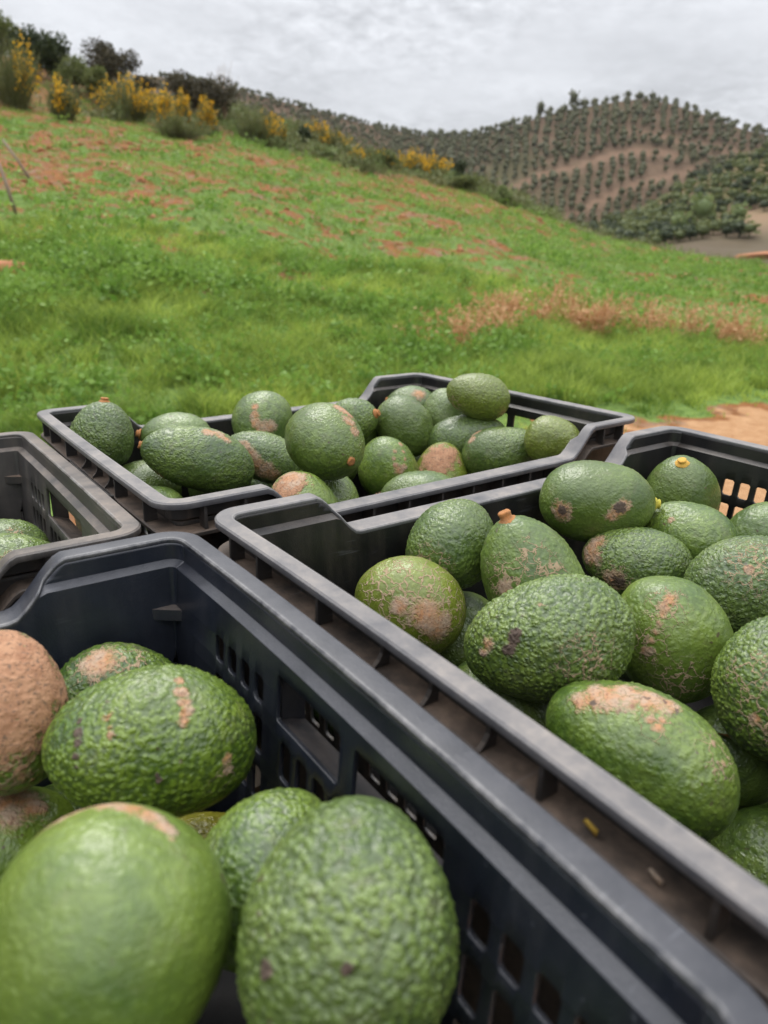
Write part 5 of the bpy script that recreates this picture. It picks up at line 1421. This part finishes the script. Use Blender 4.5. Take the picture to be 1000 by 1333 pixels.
def stem_mesh(style, big):
    R, Hh = (.0040, .0060) if big else (.0036, .0036)
    bm = bmesh.new(); r = random.Random(hash(style) % 97 if False else ord(style))
    prof = [(R * 1.75, -.0012), (R * 1.45, .0004), (R * .95, .0012), (R * .92, Hh * .55), (R * 1.08, Hh * .8), (R * 1.0, Hh), (R * .45, Hh * (1.02 if style == 'c' else .93))]
    rings = [[bm.verts.new((q * math.cos(t) * (1 + .10 * math.sin(3 * t + i)), q * math.sin(t) * (1 + .08 * math.cos(2 * t + i)), z + r.uniform(-.0002, .0002))) for t in np.linspace(0, 2 * math.pi, 14, endpoint=False)] for i, (q, z) in enumerate(prof)]
    for p, q in zip(rings, rings[1:]):
        for i in range(14): bm.faces.new((p[i], p[(i + 1) % 14], q[(i + 1) % 14], q[i]))
    bm.faces.new(rings[-1])
    me = bpy.data.meshes.new('stem'); bm.to_mesh(me); bm.free()
    me.polygons.foreach_set('use_smooth', np.ones(len(me.polygons), dtype=bool)); me.materials.append(M_STEM[style])
    return me

CRATE_WORDS = {'A': 'nearest', 'B': 'right', 'C': 'far', 'D': 'worn left'}
def build_avocados():
    for n, (key, crate, pos, axis, b, asp, pear, stem, marks) in enumerate(AVO):
        filler = key[0] == 'F'
        q = Vector(axis).to_track_quat('Z', 'Y'); qi = q.inverted()
        ml = []
        for (x, y, z, r, k) in marks:
            v = qi @ Vector((x, y, z)); ml.append((v.x, v.y, v.z, r, k))
        bloom, warm, pebble = LOOK.get(key, (.4, .35, .7))
        near = key in ('A1', 'A3', 'A5', 'A7', 'A8', 'B9', 'B10', 'B12', 'B13')
        res = (44, 24) if filler else ((280, 160) if near else ((190, 106) if crate == 'B' else (130, 74)))
        me = avocado_mesh(key, b, asp, pear, ml, n + 3, res, pebble)
        o = link('avocado', me); o.location = pos
        o.rotation_mode = 'QUATERNION'; o.rotation_quaternion = q
        o['bloom'] = float(bloom * .72); o['warm'] = float(min(1.2, warm + .12)); o['pebble'] = float(pebble); o['gold'] = {'A6': .8, 'C15': .22, 'C12': .14, 'B8': .22, 'C16': .2}.get(key, 0.0)
        if filler: tag(o, 'green avocado buried under the top layer in the %s crate' % CRATE_WORDS[crate], 'avocado', 'avocados under the top layer of the %s crate' % CRATE_WORDS[crate])
        else: tag(o, LABELS[key], 'avocado', 'avocados on top in the %s crate' % CRATE_WORDS[crate])
        if stem:
            s = link('stem', stem_mesh(stem, key == 'B7'), o); s.location = (0, 0, b * asp - .0006)
build_avocados()

def build_leaf():
    m = Mat('withered_avocado_leaf'); co = m.objco(); n1 = m.noise(co, 40, 4, .6); n2 = m.noise(co, 22, 2)
    c = m.mix(m.ramp(n2, .42, .58), (.10, .14, .02), (.20, .055, .03)); c = m.mix(m.ramp(n1, .58, .7), c, (.26, .22, .05))
    m.set(Base_Color=c, Roughness=.5)
    Vv, Ff = [], []
    nl, nw = 16, 8
    for i in range(nl + 1):
        t = i / nl; w = .021 * math.sin(math.pi * min(1, t * 1.02 + .02)) ** .8
        for j in range(nw + 1):
            s = j / nw * 2 - 1
            Vv.append((.095 * (t - .5), s * w, .006 * abs(s) ** 1.5 + .012 * math.sin(t * 2.6) + .0015 * math.sin(t * 21 + s * 3)))
    for i in range(nl):
        for j in range(nw):
            a = i * (nw + 1) + j; Ff.append([a, a + 1, a + nw + 2, a + nw + 1])
    me = mesh_np('avocado_leaf', Vv, np.array(Ff), smooth=True)
    o = link('avocado_leaf', me, None, m.m); s = o.modifiers.new('thickness', 'SOLIDIFY'); s.thickness = .0004
    o.location = LEAF_POS; o.rotation_euler = (RAD(20), RAD(12), RAD(115))
    tag(o, 'withered green and red-brown leaf lying among the avocados at the right edge', 'leaf')
def build_scraps():
    m = Mat('yellowed_leaf_scrap').set(Base_Color=(.42, .27, .04), Roughness=.6).m; m2 = Mat('pale_husk').set(Base_Color=(.30, .23, .17), Roughness=.8).m
    for (lx, ly, w, mm, lab) in ((-.2452, -.108, .0030, m, 'small yellow leaf scrap stuck in the dusty rim recess of the right crate'), (-.2452, -.131, .0027, m2, 'pale bit of husk lying in the dusty rim recess of the right crate')):
        o0, ax = CRATES['B']; p = Vector(o0) + Vector(ax[0]) * lx + Vector(ax[1]) * ly * 1.04 + Vector(ax[2]) * -.0178
        Vv = [(-w, -w * .5, 0), (0, -w * .75, .0006), (w, -w * .2, .0002), (w * .8, w * .5, .0008), (-.1 * w, w * .7, .0003), (-w * .9, w * .4, .001)]
        me = mesh_np('leaf_scrap', Vv + [(x, y, z - .0005) for x, y, z in Vv], [np.array([[0, 1, 2, 3, 4, 5], [11, 10, 9, 8, 7, 6]]), np.array([[i, i + 6, (i + 1) % 6 + 6, (i + 1) % 6] for i in range(6)])])
        o = link('leaf_scrap', me, None, mm); o.location = p; o.rotation_euler = (1.2, -.3, 2.2); tag(o, lab, 'leaf scrap')
build_scraps()
LEAF_POS = (0.2143, 0.3385, 0.9759)
build_leaf()

# ------------------------------------------------------------------ thin haze over the valley
def build_haze():
    bm = bmesh.new(); bm_box(bm, (-1650, -1650, -30.0), (1650, 1650, 66.0))
    m = bpy.data.materials.new('pale_haze'); m.use_nodes = True; nd, lk = m.node_tree.nodes, m.node_tree.links
    nd.clear(); out = N(nd, 'ShaderNodeOutputMaterial'); v = N(nd, 'ShaderNodeVolumePrincipled', inp={'Density': 0.00013, 'Anisotropy': 0.1})
    v.inputs['Color'].default_value = (.93, .95, 1.0, 1); lk.new(v.outputs[0], out.inputs['Volume'])
    o = bm_obj('haze', bm, None, m); o.display_type = 'WIRE'
    tag(o, 'thin pale haze lying over the valley and far hill', 'haze', kind='stuff')
build_haze()
